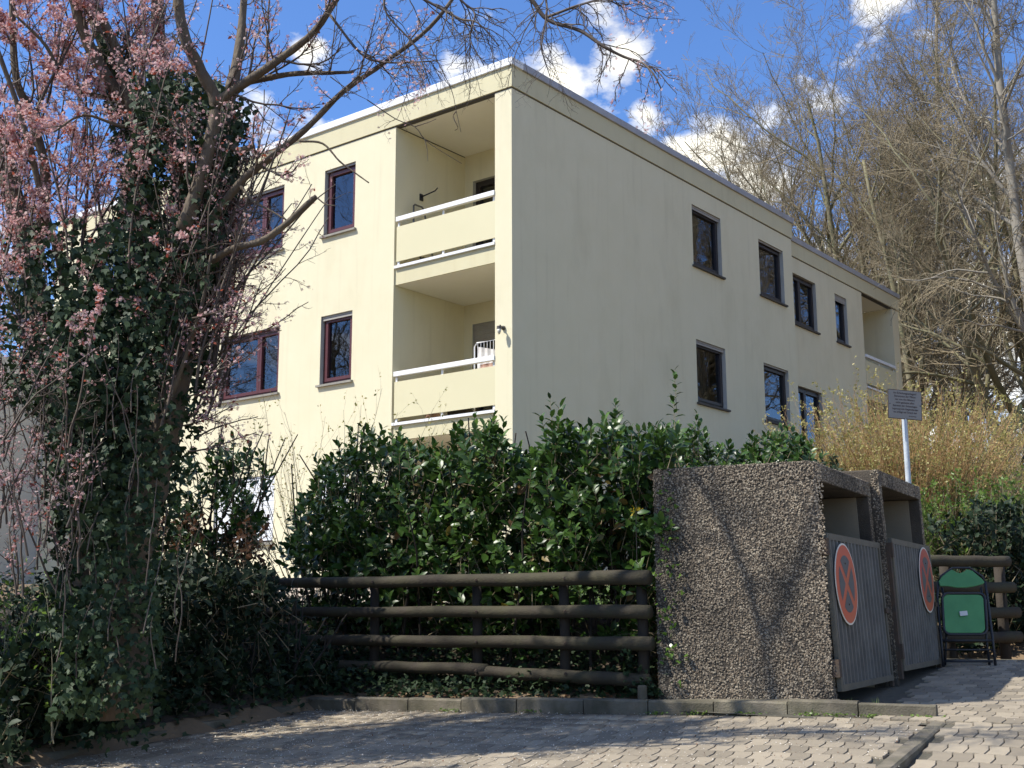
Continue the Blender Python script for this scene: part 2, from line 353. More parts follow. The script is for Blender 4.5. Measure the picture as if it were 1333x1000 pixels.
def st_sheet(name, m, s0, s1, t0, t1, zf, dz, step=.25, mask=None):
    S, T = np.meshgrid(np.arange(s0, s1 + .001, step), np.arange(t0, t1 + .001, step))
    P = BA[:2] + S[..., None] * BU[:2] - T[..., None] * BV[:2]
    Z = zf(S, T) + dz if mask != 'xy' else gz(P[..., 0], P[..., 1]) + dz
    V = np.concatenate([P, Z[..., None]], -1).reshape(-1, 3); n, mm = S.shape[1], S.shape[0]
    i, j = np.meshgrid(np.arange(n - 1), np.arange(mm - 1)); i = i.ravel(); j = j.ravel()
    Fc = np.stack([j * n + i, j * n + i + 1, (j + 1) * n + i + 1, (j + 1) * n + i], 1)[:, ::-1]
    return mesh_np(name, V, Fc, True, [m])
street = link('street', st_sheet('street', M['joint'], -4.2, .8, .22, 15, street_z, -.014)); street['kind'] = 'structure'
# trim the street bed to its stepped right edge
for vtx in street.data.vertices:
    s_, t_ = st(vtx.co.x, vtx.co.y)
    if s_ > edge_s(t_) - .06:
        p = boxp(edge_s(t_) - .06, -t_); vtx.co.x, vtx.co.y = p[0], p[1]; vtx.co.z = float(street_z(edge_s(t_), t_)) - .014
drive = link('driveway', st_sheet('driveway', M['joint'], -1.3, 9.0, -4.3, 15, drive_z, -.022)); drive['kind'] = 'structure'
for vtx in drive.data.vertices:          # under the boxes and behind the step edge the sheet keeps just inside its own ground
    s_, t_ = st(vtx.co.x, vtx.co.y)
    if t_ > .25 and s_ < edge_s(t_) - .1:
        p = boxp(edge_s(t_) - .1, -t_); vtx.co.x, vtx.co.y = p[0], p[1]
S_, T_ = None, None
lawn = link('lawn', st_sheet('lawn', M['lawn'], -9, -1.6, -7.2, -1.3, None, .004, .2, 'xy')); lawn['kind'] = 'structure'
def xy_sheet(name, m, x0, x1, y0, y1, dz, step=.25):
    X, Y = np.meshgrid(np.arange(x0, x1 + .001, step), np.arange(y0, y1 + .001, step))
    V = np.stack([X, Y, gz(X, Y) + dz], -1).reshape(-1, 3); n, mm = X.shape[1], X.shape[0]
    i, j = np.meshgrid(np.arange(n - 1), np.arange(mm - 1)); i = i.ravel(); j = j.ravel()
    return mesh_np(name, V, np.stack([j * n + i, j * n + i + 1, (j + 1) * n + i + 1, (j + 1) * n + i], 1), True, [m])
fb_ = link('flower_bed', st_sheet('flower_bed', M['humus'], -8.0, -1.45, -1.35, -.13, None, .006, .12, 'xy')); fb_['kind'] = 'structure'
fb_ = link('flower_bed', st_sheet('flower_bed', M['humus'], -8.01, -4.21, -.12, 9, None, .006, .12, 'xy')); fb_['kind'] = 'structure'
gb = link('gravel_bed', xy_sheet('gravel_bed', M['gravel'], -13, .4, -2.6, -.05, .012)); gb['kind'] = 'structure'

# ------------------------------------------------------------------ pavers
def zig(x): return abs(((x * 2) % 2) - 1) * 2 - 1
PW, PL = .112, .20
def paver_bm(a, b, gap=.0022, h=.05):
    w = .0065
    out = []
    for (x, y) in [(-a, -b), (0, -b), (a, -b), (a, 0), (a, b), (0, b), (-a, b), (-a, 0)]:
        ox = w if y == 0 else -w
        oy = w * .7 if x == 0 else -w * .7
        sx = (1 - gap / a); sy = (1 - gap / b)
        out.append((x * sx + (ox if x != 0 else 0), y * sy + (oy if y != 0 else oy * 0)))
    cx = sum(p[0] for p in out) / 8; cy = sum(p[1] for p in out) / 8
    bot = [(x, y, -h) for x, y in out]; mid = [(x, y, -.006) for x, y in out]; top = [(cx + (x - cx) * .955, cy + (y - cy) * .975, 0) for x, y in out]
    v = np.array(bot + mid + top); f = []
    for k in range(8):
        k2 = (k + 1) % 8
        f.append((8 + k, 8 + k2, 16 + k2, 16 + k)); f.append((k, k2, 8 + k2, 8 + k))
    return v, f, list(range(16, 24))
pv, pf, ptop = paver_bm(PW / 2, PL / 2)
def proj(p):
    d = np.asarray(p, float) - CAM; x = d @ RT; z = d @ FW; y = d[..., 2]
    z2 = z * math.cos(PITCH) + y * math.sin(PITCH); y2 = y * math.cos(PITCH) - z * math.sin(PITCH)
    a = F * x / z2; b = -F * y2 / z2; cr, sr = math.cos(ROLL), math.sin(ROLL)
    return 666.5 + a * cr - b * sr, 500 + a * sr + b * cr, z
pme = bpy.data.meshes.new('paver'); pme.from_pydata(pv.tolist(), [], pf + [tuple(ptop)]); pme.materials.append(M['paver'])
def pave(parent, inside, zf, dz, keep, ang=0.0):
    cells = []
    ca, sa = math.cos(ang), math.sin(ang)
    for r in range(-40, 80):
        for c in range(-90, 90):
            a = (c + (.5 if r % 2 else 0)) * PW; b = r * PL
            s = a * ca - b * sa - 1; t = a * sa + b * ca
            if not inside(s, t): continue
            p = boxp(s, -t); p[2] = float(zf(s, t)) + dz
            x, y, D = proj(p)
            if D < 3.5: continue
            if -260 < x < 1600 and y < 1150: cells.append((D if (-5 < x < 1338 and y < 1003) else D + 50, p, s, t))
    cells.sort(key=lambda c: c[0])
    V = []; Fq = []; Ft = []; n = 0
    a0 = math.atan2(BU[1], BU[0]) - ang
    for k, (D, p, s, t) in enumerate(cells):
        dzz = random.uniform(-.003, .003); e = .05
        gxs = (float(zf(s + e, t)) - float(zf(s - e, t))) / (2 * e); gys = -(float(zf(s, t + e)) - float(zf(s, t - e))) / (2 * e)
        nrm = Vector((0, 0, 1)) - Vector(BU) * (gxs + random.uniform(-.012, .012)) - Vector(BV) * (gys + random.uniform(-.012, .012)); nrm.normalize()
        xa = Vector((math.cos(a0), math.sin(a0), 0)); xa = (xa - nrm * xa.dot(nrm)).normalized(); ya = nrm.cross(xa)
        mt = Matrix((xa, ya, nrm)).transposed()
        if k < keep:
            o = bpy.data.objects.new('paver', pme); C.objects.link(o); o.parent = parent
            o.matrix_basis = Matrix.Translation(Vector(p) + Vector((0, 0, dzz))) @ mt.to_4x4()
        else:
            R = np.array(mt); vv = pv @ R.T + p + [0, 0, dzz]; V.append(vv); Ft.append(n); n += 24
    V = np.concatenate(V); offs = np.array(Ft)
    q = np.array(pf); quads = (q[None] + offs[:, None, None]).reshape(-1, 4)
    t8 = np.array([[16, 17, 18, 19], [16, 19, 20, 23], [20, 21, 22, 23]])
    tops = (t8[None] + offs[:, None, None]).reshape(-1, 4)
    o = link('paver_field', mesh_np('paver_field', V, np.concatenate([quads, tops]), False, [M['paver']]), parent=parent); o['kind'] = 'stuff'
pave(street, lambda s, t: -4.15 < s < edge_s(t) - .12 and .26 < t < 6.6, street_z, 0, 300)
pave(drive, lambda s, t: (edge_s(t) + .05 < s < 5 and .3 < t < 6.6) or (.35 < s < 6 and -4.1 < t <= .3), drive_z, -.006, 300, .05)

# kerb stones
def kstone(mb, p0, p1, wd, z0, z1, side):
    """a chamfered stone from p0 to p1 (2-D), its width to the left of the run"""
    d = (p1 - p0); L_ = np.linalg.norm(d); d = d / L_; n = np.array([-d[1], d[0]]) * side
    a = p0 + d * .004; b = p1 - d * .004; c = .012
    prof = [(0, z0), (0, z1 - c), (c, z1), (wd - c, z1), (wd, z1 - c), (wd, z0)]
    v = []
    for P in (a, b):
        for off, z in prof: v.append((*(P + n * off), z + random.uniform(-.003, .003)))
    f = [(i_, (i_ + 1) % 6, 6 + (i_ + 1) % 6, 6 + i_) for i_ in range(6)] + [(5, 4, 3, 2, 1, 0), (6, 7, 8, 9, 10, 11)]
    mb.add(v, f)
kerb = thing('kerb', 'weathered concrete kerb of short stones between the paved yard and the planted bed', 'kerb', boxp(-2, 0, .1))
kerb['kind'] = 'structure'; del kerb['category']; del kerb['label']
s = .70
while s > -4.2:
    ln = random.uniform(.47, .55); s2 = max(s - ln, -4.3); mb = MB(); dzk = random.uniform(-.01, .008); off = random.uniform(-.006, .006)
    zt = float(street_z((s + s2) / 2, .2)) + .092 + dzk
    kstone(mb, boxp(s, -.235 + off)[:2], boxp(s2, -.235 + off)[:2], .10, zt - .3, zt, -1)
    mb.build('kerb_stone', M['kerb'], kerb); s = s2
t = .2
while t < 6:
    mb = MB(); zt = float(street_z(-4.2, t)) + .04; kstone(mb, boxp(-4.22, -t)[:2], boxp(-4.24, -t - .5)[:2], .09, zt - .3, zt, -1); mb.build('kerb_stone', M['kerb'], kerb); t += .5
t = .3
while t < 6:
    mb = MB(); zt = float(street_z(edge_s(t + .5), t + .45)) + .012; kstone(mb, boxp(edge_s(t), -t)[:2], boxp(edge_s(t + .9), -t - .9)[:2], .10, zt - .35, zt, -1)
    o = mb.build('kerb_stone', M['kerb'], kerb); t += .9
    for vtx in o.data.vertices:
        s_, t_ = st(vtx.co.x, vtx.co.y)
        if vtx.co.z > zt - .1: vtx.co.z += float(street_z(s_, t_)) + .012 - zt

# ------------------------------------------------------------------ the apartment building
bld = thing('apartment_building', 'cream rendered flat roofed apartment block with corner balconies and red framed windows', 'building', (0, 0, 1.0))
TOP = 9.150
def Lf(a, d, z): return (a, d, z)            # street facade: a along X, d inward
def Rf(x0): return lambda a, d, z: (x0 - d, a, z)
def facade(Mx, a0, a1, z0, z1, ops, name='wall', m='stucco', rev=.075):
    As = sorted({a0, a1, *[o[0] for o in ops], *[o[1] for o in ops]}); Zs = sorted({z0, z1, *[o[2] for o in ops], *[o[3] for o in ops]})
    mb = MB()
    for i_ in range(len(As) - 1):
        for j_ in range(len(Zs) - 1):
            ca, cz = (As[i_] + As[i_ + 1]) / 2, (Zs[j_] + Zs[j_ + 1]) / 2
            if any(o[0] < ca < o[1] and o[2] < cz < o[3] for o in ops): continue
            mb.quad(Mx(As[i_], 0, Zs[j_]), Mx(As[i_ + 1], 0, Zs[j_]), Mx(As[i_ + 1], 0, Zs[j_ + 1]), Mx(As[i_], 0, Zs[j_ + 1]))
    mb.build(name, M[m], bld)
def window(Mx, a0, a1, z0, z1, fm, sash=((0, 1),), sill='sill', shut=0.0, curtain=None, rev=.085, sillin=.05, open_shutter=True):
    """frame proud of the pane inside a plastered reveal, stone sill, roller shutter in its slot, a dark room behind"""
    B = 0.0
    fr = MB()
    r0, r1 = rev, rev + .05
    def bx(mb, a, b, d0, d1, za, zb): mb.box(a, b, d0, d1, za, zb, Mx)
    fw = .055
    bx(fr, a0, a0 + fw, r0, r1 + .02, z0, z1); bx(fr, a1 - fw, a1, r0, r1 + .02, z0, z1)
    bx(fr, a0 + fw, a1 - fw, r0, r1 + .02, z0, z0 + fw); bx(fr, a0 + fw, a1 - fw, r0, r1 + .02, z1 - fw, z1)
    f = fr.build('window', M[fm], bld)
    rv = MB()
    e = .002
    rv.quad(Mx(a0 - e, -.001, z0), Mx(a0 - e, -.001, z1), Mx(a0, r1, z1), Mx(a0, r1, z0)); rv.quad(Mx(a1 + e, -.001, z0), Mx(a1, r1, z0), Mx(a1, r1, z1), Mx(a1 + e, -.001, z1))
    rv.quad(Mx(a0, -.001, z1 + e), Mx(a1, -.001, z1 + e), Mx(a1, r1, z1), Mx(a0, r1, z1)); rv.quad(Mx(a0, 0, z0), Mx(a0, r1, z0), Mx(a1, r1, z0), Mx(a1, 0, z0))
    rv.build('reveal', M['jamb'], f)
    n_ = len(sash)
    A0, A1 = a0 + fw, a1 - fw; W_ = A1 - A0
    for (u0, u1) in sash:
        sa = MB(); b0, b1 = A0 + W_ * u0 + .003, A0 + W_ * u1 - .003; zz0, zz1 = z0 + fw + .003, z1 - fw - .003; sw = .058
        bx(sa, b0, b0 + sw, r0 - .018, r1, zz0, zz1); bx(sa, b1 - sw, b1, r0 - .018, r1, zz0, zz1)
        bx(sa, b0 + sw, b1 - sw, r0 - .018, r1, zz0, zz0 + sw); bx(sa, b0 + sw, b1 - sw, r0 - .018, r1, zz1 - sw, zz1)
        sa.build('sash', M[fm], f)
        p = MB(); p.quad(Mx(b0 + sw - .002, r1 - .02, zz0 + sw - .002), Mx(b1 - sw + .002, r1 - .02, zz0 + sw - .002), Mx(b1 - sw + .002, r1 - .02, zz1 - sw + .002), Mx(b0 + sw - .002, r1 - .02, zz1 - sw + .002))
        p.build('pane', M['glass'], f)
    if sill:
        si = MB(); si.box(a0 - sillin, a1 + sillin, -.055, -.002, z0 - .045, z0 - .008, Mx); si.box(a0 + .001, a1 - .001, -.002, r0 - .002, z0 - .03, z0 + .006, Mx)
        si.build('sill', M[sill], f)
    if shut:
        k = int(shut / .042)
        sh = MB()
        for q in range(k):
            sh.box(a0 + .012, a1 - .012, .028 + (.004 if q % 2 else 0), .045, z1 - (q + 1) * .042 + .004, z1 - q * .042, Mx)
        sh.build('roller_shutter', M['shutter_white'] if shut > .8 else M['shutter'], f)
    rm = MB(); d0, d1 = r1 + .001, r1 + 1.3; ma, mb_ = a0 - .35, a1 + .35; za, zb = z0 - .25, z1 + .12
    rm.quad(Mx(ma, d1, za), Mx(mb_, d1, za), Mx(mb_, d1, zb), Mx(ma, d1, zb)); rm.quad(Mx(ma, d0, za), Mx(ma, d1, za), Mx(ma, d1, zb), Mx(ma, d0, zb))
    rm.quad(Mx(mb_, d0, za), Mx(mb_, d1, za), Mx(mb_, d1, zb), Mx(mb_, d0, zb)); rm.quad(Mx(ma, d0, za), Mx(mb_, d0, za), Mx(mb_, d1, za), Mx(ma, d1, za))
    rm.quad(Mx(ma, d0, zb), Mx(mb_, d0, zb), Mx(mb_, d1, zb), Mx(ma, d1, zb))
    rm.build('room', M['dark'], f)
    if curtain:
        for (c0, c1, cm, dd) in curtain:
            cu = []; nn = 40
            for q in range(nn + 1):
                aa = a0 + (a1 - a0) * (c0 + (c1 - c0) * q / nn); dep = r1 + dd + .022 * math.sin(q * 1.35) + .01 * math.sin(q * .6)
                cu += [Mx(aa, dep, z0 - .1), Mx(aa, dep, z1)]
            c_ = MB(); c_.add(cu, [(2 * q, 2 * q + 2, 2 * q + 3, 2 * q + 1) for q in range(nn)]); c_.build('curtain', M[cm], f, smooth=True)
    return f
Z1a, Z1b, Z0a, Z0b = 7.513, 8.762, 4.769, 6.012
GZa, GZb = 2.05, 3.26
n1, n2, w1, w2 = -4.345, -3.553, -7.146, -5.455
XL = -13.2
ops = [(n1, n2, Z1a, Z1b), (n1, n2, Z0a, Z0b), (w1, w2, Z1a, Z1b), (w1, w2, Z0a, Z0b), (-11.6, -9.9, Z1a, Z1b), (-11.6, -9.9, Z0a, Z0b), (n1, n2, GZa, GZb), (w1, w2, GZa, GZb)]
facade(Lf, XL, -2.568, 0, TOP, ops)
facade(Lf, -.345, 0, 0, TOP, [], 'pier')
two = ((0, .64), (.64, 1))
one = ((0, 1),)
window(Lf, n1, n2, Z1a, Z1b, 'frame', one, shut=.05)
window(Lf, n1, n2, Z0a, Z0b, 'frame', one, shut=.09)
window(Lf, w1, w2, Z1a, Z1b, 'frame', two, shut=.05, curtain=[(0, .6, 'netcurtain', .3)])
window(Lf, w1, w2, Z0a, Z0b, 'frame', two)
window(Lf, -11.6, -9.9, Z1a, Z1b, 'frame', two); window(Lf, -11.6, -9.9, Z0a, Z0b, 'frame', two)
window(Lf, n1, n2, GZa, GZb, 'frame', one, shut=.9); window(Lf, w1, w2, GZa, GZb, 'frame', two, shut=1.2)
r = (5.788, 6.967, 8.673, 9.87)
R0 = Rf(0.0); R1 = Rf(-.577)
opsR = [(r[0], r[1], Z1a, Z1b), (r[2], r[3], Z1a, Z1b), (r[0], r[1], Z0a, Z0b), (r[2], r[3], Z0a, Z0b)]
facade(R0, 0, 10.338, 0, TOP, opsR)
cur = [(0, .45, 'curtain', .12)]
window(R0, r[0], r[1], Z1a, Z1b, 'darkframe', one, 'sill_dark', .1, [(-.05, 1.05, 'curtain', .5)])
window(R0, r[2], r[3], Z1a, Z1b, 'darkframe', one, 'sill_dark', .05, [(-.05, 1.05, 'curtain', .25)])
window(R0, r[0], r[1], Z0a, Z0b, 'darkframe', one, 'sill_dark', .09, [(-.05, .5, 'curtain', .15), (.5, 1.05, 'curtain', .3)])
window(R0, r[2], r[3], Z0a, Z0b, 'darkframe', one, 'sill_dark', .05, [(-.05, 1.05, 'curtain', .25)])
opsW = [(11.25, 12.9, Z1a, Z1b), (14.062, 14.801, Z1a, Z1b), (11.25, 12.95, 3.9, Z0b)]
facade(R1, 10.2, 15.855, 0, TOP, opsW)
facade(R1, 18.043, 18.512, 0, TOP, [], 'pier')
window(R1, 11.25, 12.9, Z1a, Z1b, 'darkframe', ((0, .5), (.5, 1)), 'sill_dark', 0, [(-.05, 1.05, 'curtain', .3)])
window(R1, 14.062, 14.801, Z1a, Z1b, 'darkframe', one, 'sill_dark', .17, None)
window(R1, 11.25, 12.95, 3.9, Z0b, 'darkframe', ((0, .5), (.5, 1)), None, 0, [(.5, .75, 'netcurtain', .2)])
# returns, backs, loggia walls
wl = MB()
wl.quad((-.577, 10.338, 0), (0, 10.338, 0), (0, 10.338, TOP), (-.577, 10.338, TOP))            # return of the main block
wl.quad((-.577, 18.512, 0), (-12, 18.512, 0), (-12, 18.512, TOP), (-.577, 18.512, TOP))
wl.quad((-12, 18.512, 0), (XL, 0, 0), (XL, 0, TOP), (-12, 18.512, TOP))
wl.build('wall', M['stucco'], bld)
def loggia(Mx, a0, a1, dep, ins):
    mb = MB()
    mb.quad(Mx(a0, 0, 0), Mx(a0, dep, 0), Mx(a0, dep, TOP), Mx(a0, 0, TOP)); mb.quad(Mx(a1, 0, 0), Mx(a1, dep, 0), Mx(a1, dep, TOP), Mx(a1, 0, TOP))
    cl_ = MB(); cl_.quad(Mx(a0, 0, TOP + .018), Mx(a1, 0, TOP + .018), Mx(a1, dep, TOP + .018), Mx(a0, dep, TOP + .018)); cl_.build('ceiling', M['ceiling'], bld)
    mb.build('loggia_wall', M['stucco'], bld)
    for zt, zb in ((6.575, 6.295), (3.86, 3.62)):
        s_ = MB(); s_.box(a0 + .003, a1 - .003, ins, dep - .003, zb, zt, Mx); s_.build('balcony_slab', M['fascia'], bld); cl_ = MB(); cl_.quad(Mx(a0 + .01, ins + .02, zb - .003), Mx(a1 - .01, ins + .02, zb - .003), Mx(a1 - .01, dep - .01, zb - .003), Mx(a0 + .01, dep - .01, zb - .003)); cl_.build('ceiling', M['ceiling'], bld)
        e = .045
        rl = MB(); rl.box(a0 + e, a1 - .004, ins - .05, ins + .02, zt + .832, zt + .915, Mx); rl.build('handrail', M['white_metal'], bld, bevel=.006)
        rl = MB(); rl.box(a0 + e - .03, a1 - .004, ins - .045, ins + .06, zt + .004, zt + .05, Mx); rl.build('edge_trim', M['white_metal'], bld)
        pn = MB(); pn.box(a0 + e, a1 - .004, ins - .02, ins - .002, zt + .125, zt + .745, Mx); pn.build('balcony_panel', M['panel'], bld)
        for a in (a0 + e + .03, (a0 + a1) / 2 - .02, a1 - .05):
            po = MB(); po.box(a - .02, a + .02, ins, ins + .018, zt + .05, zt + .83, Mx); po.build('baluster', M['white_metal'], bld)
loggia(Lf, -2.568, -.345, 1.86, .03)
loggia(R1, 15.855, 18.043, 1.6, .03)
def back_wall(Mx, a0, a1, dep, doors):
    facade(lambda a, d, z: Mx(a, dep + d, z), a0, a1, 0, TOP + .02, doors)
BW = [(-2.37, -.70, 6.58, 8.64), (-2.37, -.70, 3.866, 5.92)]
back_wall(Lf, -2.568, -.345, 1.86, BW)
Lb = lambda a, d, z: (a, 1.86 + d, z)
window(Lb, *BW[0], 'darkframe', ((0, .5), (.5, 1)), None, .04, [(.0, 1, 'curtain', .5)])
window(Lb, *BW[1], 'darkframe', ((0, .5), (.5, 1)), None, .34)
back_wall(R1, 15.855, 18.043, 1.6, [])
# roof: fascia band and metal coping, each face a piece of its own
def band(name, m, x0, x1, y0, y1, z0, z1): b_ = MB(); b_.box(x0, x1, y0, y1, z0, z1); return b_.build(name, M[m], bld)
band('fascia', 'fascia', XL, .024, -.024, .16, 9.173, 9.53); band('fascia', 'fascia', -.16, .024, .161, 10.362, 9.173, 9.53)
band('fascia', 'fascia', -.74, -.553, 10.363, 18.54, 9.173, 9.53)
band('groove_strip', 'sill_dark', XL + .1, -.003, .004, .1, TOP, 9.173); band('groove_strip', 'sill_dark', -.1, -.004, .11, 10.33, TOP, 9.173); band('groove_strip', 'sill_dark', -.7, -.581, 10.34, 18.5, TOP, 9.173)
def coping(pts):
    mb = MB(); mb.box(*pts, 9.531, 9.66); return mb.build('coping', M['white_metal'], bld, bevel=.008)
coping((XL, .06, -.06, .25)); o = MB(); o.box(-.25, .061, .252, 10.4, 9.531, 9.66); o.build('coping', M['grey_metal'], bld, bevel=.008)
o = MB(); o.box(-.82, -.518, 10.402, 18.58, 9.531, 9.66); o.build('coping', M['grey_metal'], bld, bevel=.008)
band('roof', 'sill_dark', -12.5, -.17, .17, 10.3, 9.3, 9.45); band('roof', 'sill_dark', -12, -.75, 10.31, 18.45, 9.3, 9.45)
# balcony fittings fixed to the walls
lm = MB(); lx, lz = -.166, 5.18
lm.tube([(lx, 0, lz), (lx, -.03, lz), (lx, -.05, lz)], [.035, .035, .015], 10); lm.tube([(lx, -.04, lz), (lx, -.10, lz + .03), (lx, -.12, lz - .01)], .012, 6)
lm.tube([(lx, -.12, lz + .01), (lx, -.12, lz - .03)], [.035, .04], 12)
lamp = lm.build('wall_lamp', M['lamp_metal']); tag(lamp, 'small dark outdoor lamp on the sunlit corner pier beside the lower balcony', 'lamp')
lb_ = MB(); lb_.tube([(lx, -.12, lz - .031), (lx, -.12, lz - .08), (lx, -.12, lz - .12)], [.034, .03, .01], 12); lb_.build('lamp_bowl', M['glassbowl'], lamp, smooth=True)
hk = MB(); hk.box(-2.566, -2.545, .62, .70, 7.98, 8.10); hk.tube([(-2.55, .66, 8.05), (-2.2, .62, 8.07), (-2.12, .6, 8.10)], .012, 6)
tag(hk.build('wall_bracket', M['black']), 'black iron bracket on the side wall of the upper balcony', 'bracket')
ld = thing('step_ladder', 'metal step ladder leaning on the side wall of the upper balcony', 'ladder', (-2.45, .3, 6.58))
lp = []
for yy in (.32, .66):
    q = MB(); q.tube([(-2.2, yy, 6.59), (-2.42, yy, 7.5), (-2.46, yy + (.04 if yy < .5 else -.04), 7.78)], .016, 8); q.build('rail', M['zinc'], ld)
q = MB(); q.tube([(-2.46, .36, 7.78), (-2.47, .4, 7.82), (-2.47, .58, 7.82), (-2.46, .62, 7.78)], .016, 8); q.build('top_bar', M['zinc'], ld)
for k in range(3):
    q = MB(); x_ = -2.23 - k * .07; z_ = 6.78 + k * .27; q.box(x_ - .04, x_ + .04, .335, .645, z_, z_ + .02); q.build('step', M['zinc'], ld)
# things standing on the balconies
rk = thing('drying_rack', 'white wire drying rack hung with cloths on the lower balcony', 'drying rack', (-.7, .45, 3.87))
x0, x1, yr, zb_, zt_ = -1.08, -.42, .38, 3.87, 5.13
q = MB(); q.tube([(x0, yr, zb_), (x0, yr, zt_ - .06), (x0 + .05, yr, zt_), (x1 - .05, yr, zt_), (x1, yr, zt_ - .06), (x1, yr, zb_)], .013, 8); q.build('frame', M['wire'], rk)
for k in range(9):
    q = MB(); xx = x0 + (x1 - x0) * (k + 1) / 10; q.tube([(xx, yr, zt_), (xx, yr, zt_ - .5)], .005, 5); q.build('bar', M['wire'], rk)
for zz in (zt_ - .3, zt_ - .5):
    q = MB(); q.tube([(x0, yr, zz), (x1, yr, zz)], .006, 5); q.build('cross_bar', M['wire'], rk)
def cloth(name, x0, x1, y, z0, z1, m, amp=.02, slope=0.0):
    V = []; n = 16; k = 10
    for a in range(n + 1):
        for b in range(k + 1):
            u = a / n; v_ = b / k; V.append((x0 + (x1 - x0) * u, y + amp * math.sin(u * 19 + v_ * 2) + .01 * math.sin(v_ * 9), z1 - slope * u - (z1 - z0) * v_))
    mb = MB(); mb.add(V, [(a * (k + 1) + b, (a + 1) * (k + 1) + b, (a + 1) * (k + 1) + b + 1, a * (k + 1) + b + 1) for a in range(n) for b in range(k)])
    return mb.build(name, M[m], smooth=True)
c = cloth('cloth', -1.0, -.62, .345, 4.45, 5.06, 'cloth', .018, .1); tag(c, 'pale cloth draped over the white drying rack', 'cloth')
c = cloth('towel', -.9, -.47, .30, 4.5, 4.74, 'clothred', .012); tag(c, 'brown striped towel hanging low on the white drying rack', 'towel')
cr = MB(); cr.box(-1.6, -1.2, .3, .6, 3.87, 4.1); tag(cr.build('crate', M['rail'], bevel=.01), 'brown box on the floor of the lower balcony', 'box')
cr = MB(); cr.tube([(-2.1, .5, 3.87), (-2.1, .5, 4.08)], [.09, .13], 14); tag(cr.build('flower_pot', M['clothred']), 'terracotta pot on the floor of the lower balcony', 'pot')
cr = MB(); cr.tube([(-.55, .28, 6.60), (-.5, .22, 6.70), (-.44, .2, 6.66)], [.03, .05, .03], 8); tag(cr.build('rag', M['cloth'], smooth=True), 'white rag lying on the edge of the upper balcony', 'rag')
# grey wing of the block at the far left, in shade
nb_ = MB(); nb_.box(XL - 9, XL - .01, -3.4, 3, 0, 6.3)
tag(nb_.build('side_building', M['shade_wall']), 'low grey building half hidden behind the ivy tree at the left edge', 'building')

# ------------------------------------------------------------------ bin enclosure
BV2 = np.array([-math.sin(math.radians(8.3)), math.cos(math.radians(8.3)), 0])
def B(s, q, z): return tuple(BA + s * BU + q * (BV2 if q > 0 else BV) + np.array([0, 0, z]))
enc = thing('bin_enclosure', 'pebble-dashed concrete double bin shelter with corrugated metal gates standing at the kerb', 'bin shelter', boxp(-.6, 1.7, .25))
W1, DEP = 1.70, 1.27
def unit(q0, out, z0, z1, lean):
    """one concrete cell: side walls, back, roof slab; open towards +s; lean pulls the top inwards a little"""
    def Q(s, q, z): k = (z - z0) / (z1 - z0); return B(s - lean * k * (s + DEP) / DEP, q, z)
    th = .09
    for a, b in ((q0, q0 + th), (q0 + W1 - th, q0 + W1)):
        m = MB(); m.box(-DEP + out, out, a, b, z0 - .1, z1 - .13, Q); m.build('side_wall', M['mortar'], enc, bevel=.008)
    m = MB(); m.box(-DEP + out + .001, -DEP + out + .08, q0 + th + .001, q0 + W1 - th - .001, z0 - .1, z1 - .13, Q); m.build('back_wall', M['innerwall'], enc)
    for a, b in ((q0 + th + .001, q0 + th + .012), (q0 + W1 - th - .012, q0 + W1 - th - .001)):
        m = MB(); m.box(-DEP + out + .081, out - .1, a, b, z0, z1 - .135, Q); m.build('lining', M['innerwall'], enc)
    m = MB(); m.box(-DEP + out - .004, out + .004, q0 + .001, q0 + W1 + .004, z1 - .129, z1, Q); m.build('roof_slab', M['mortar'], enc, bevel=.01)
    return Q
Z1 = (.215, 1.885); Z2 = (.29, 1.99)
Q1 = unit(0, 0.0, *Z1, .075); Q2 = unit(W1 + .015, .06, *Z2, .06)
# the pebbles: real stones pressed into the faces
def pebbles(name, faces, dens=7400, keep=0):
    P = []; Nn = []
    for (o, e1, e2, nrm) in faces:
        o, e1, e2, nrm = map(lambda a: np.array(a, float), (o, e1, e2, nrm))
        n = int(np.linalg.norm(np.cross(e1, e2)) * dens)
        a = RNG.random((n, 1)); b = RNG.random((n, 1)); P.append(o + a * e1 + b * e2); Nn.append(np.tile(nrm / np.linalg.norm(nrm), (n, 1)))
    P = np.concatenate(P); Nn = np.concatenate(Nn); n = len(P)
    base = np.array([(1, 0, 0), (.3, .9, 0), (-.8, .55, 0), (-.8, -.6, 0), (.35, -.95, 0), (.15, .1, .75)])
    tri = np.array([(0, 1, 5), (1, 2, 5), (2, 3, 5), (3, 4, 5), (4, 0, 5)])
    ref = RNG.normal(size=(n, 3)); a = np.cross(Nn, ref); a /= np.linalg.norm(a, axis=1)[:, None]; b = np.cross(Nn, a)
    sx = RNG.uniform(.0042, .0095, (n, 1)); sy = sx * RNG.uniform(.6, 1, (n, 1)); sz = sx * RNG.uniform(.6, 1, (n, 1))
    jit = 1 + RNG.uniform(-.2, .2, (n, 6, 3))
    bb = base[None] * jit
    V = P[:, None] + bb[..., 0:1] * (a * sx)[:, None] + bb[..., 1:2] * (b * sy)[:, None] + bb[..., 2:3] * (Nn * sz)[:, None]
    Fc = (tri[None] + (np.arange(n) * 6)[:, None, None]).reshape(-1, 3)
    o = link(name, mesh_np(name, V.reshape(-1, 3), Fc, True, [M['pebble']]), parent=enc); o['kind'] = 'stuff'
fa = []
def face(Q, s0, s1, q, z0, z1, nrm): o = np.array(Q(s0, q, z0)); fa.append((o, np.array(Q(s1, q, z0)) - o, np.array(Q(s0, q, z1)) - o, nrm))
face(Q1, -DEP, 0, -.003, Z1[0] - .02, Z1[1] - .005, -BV)
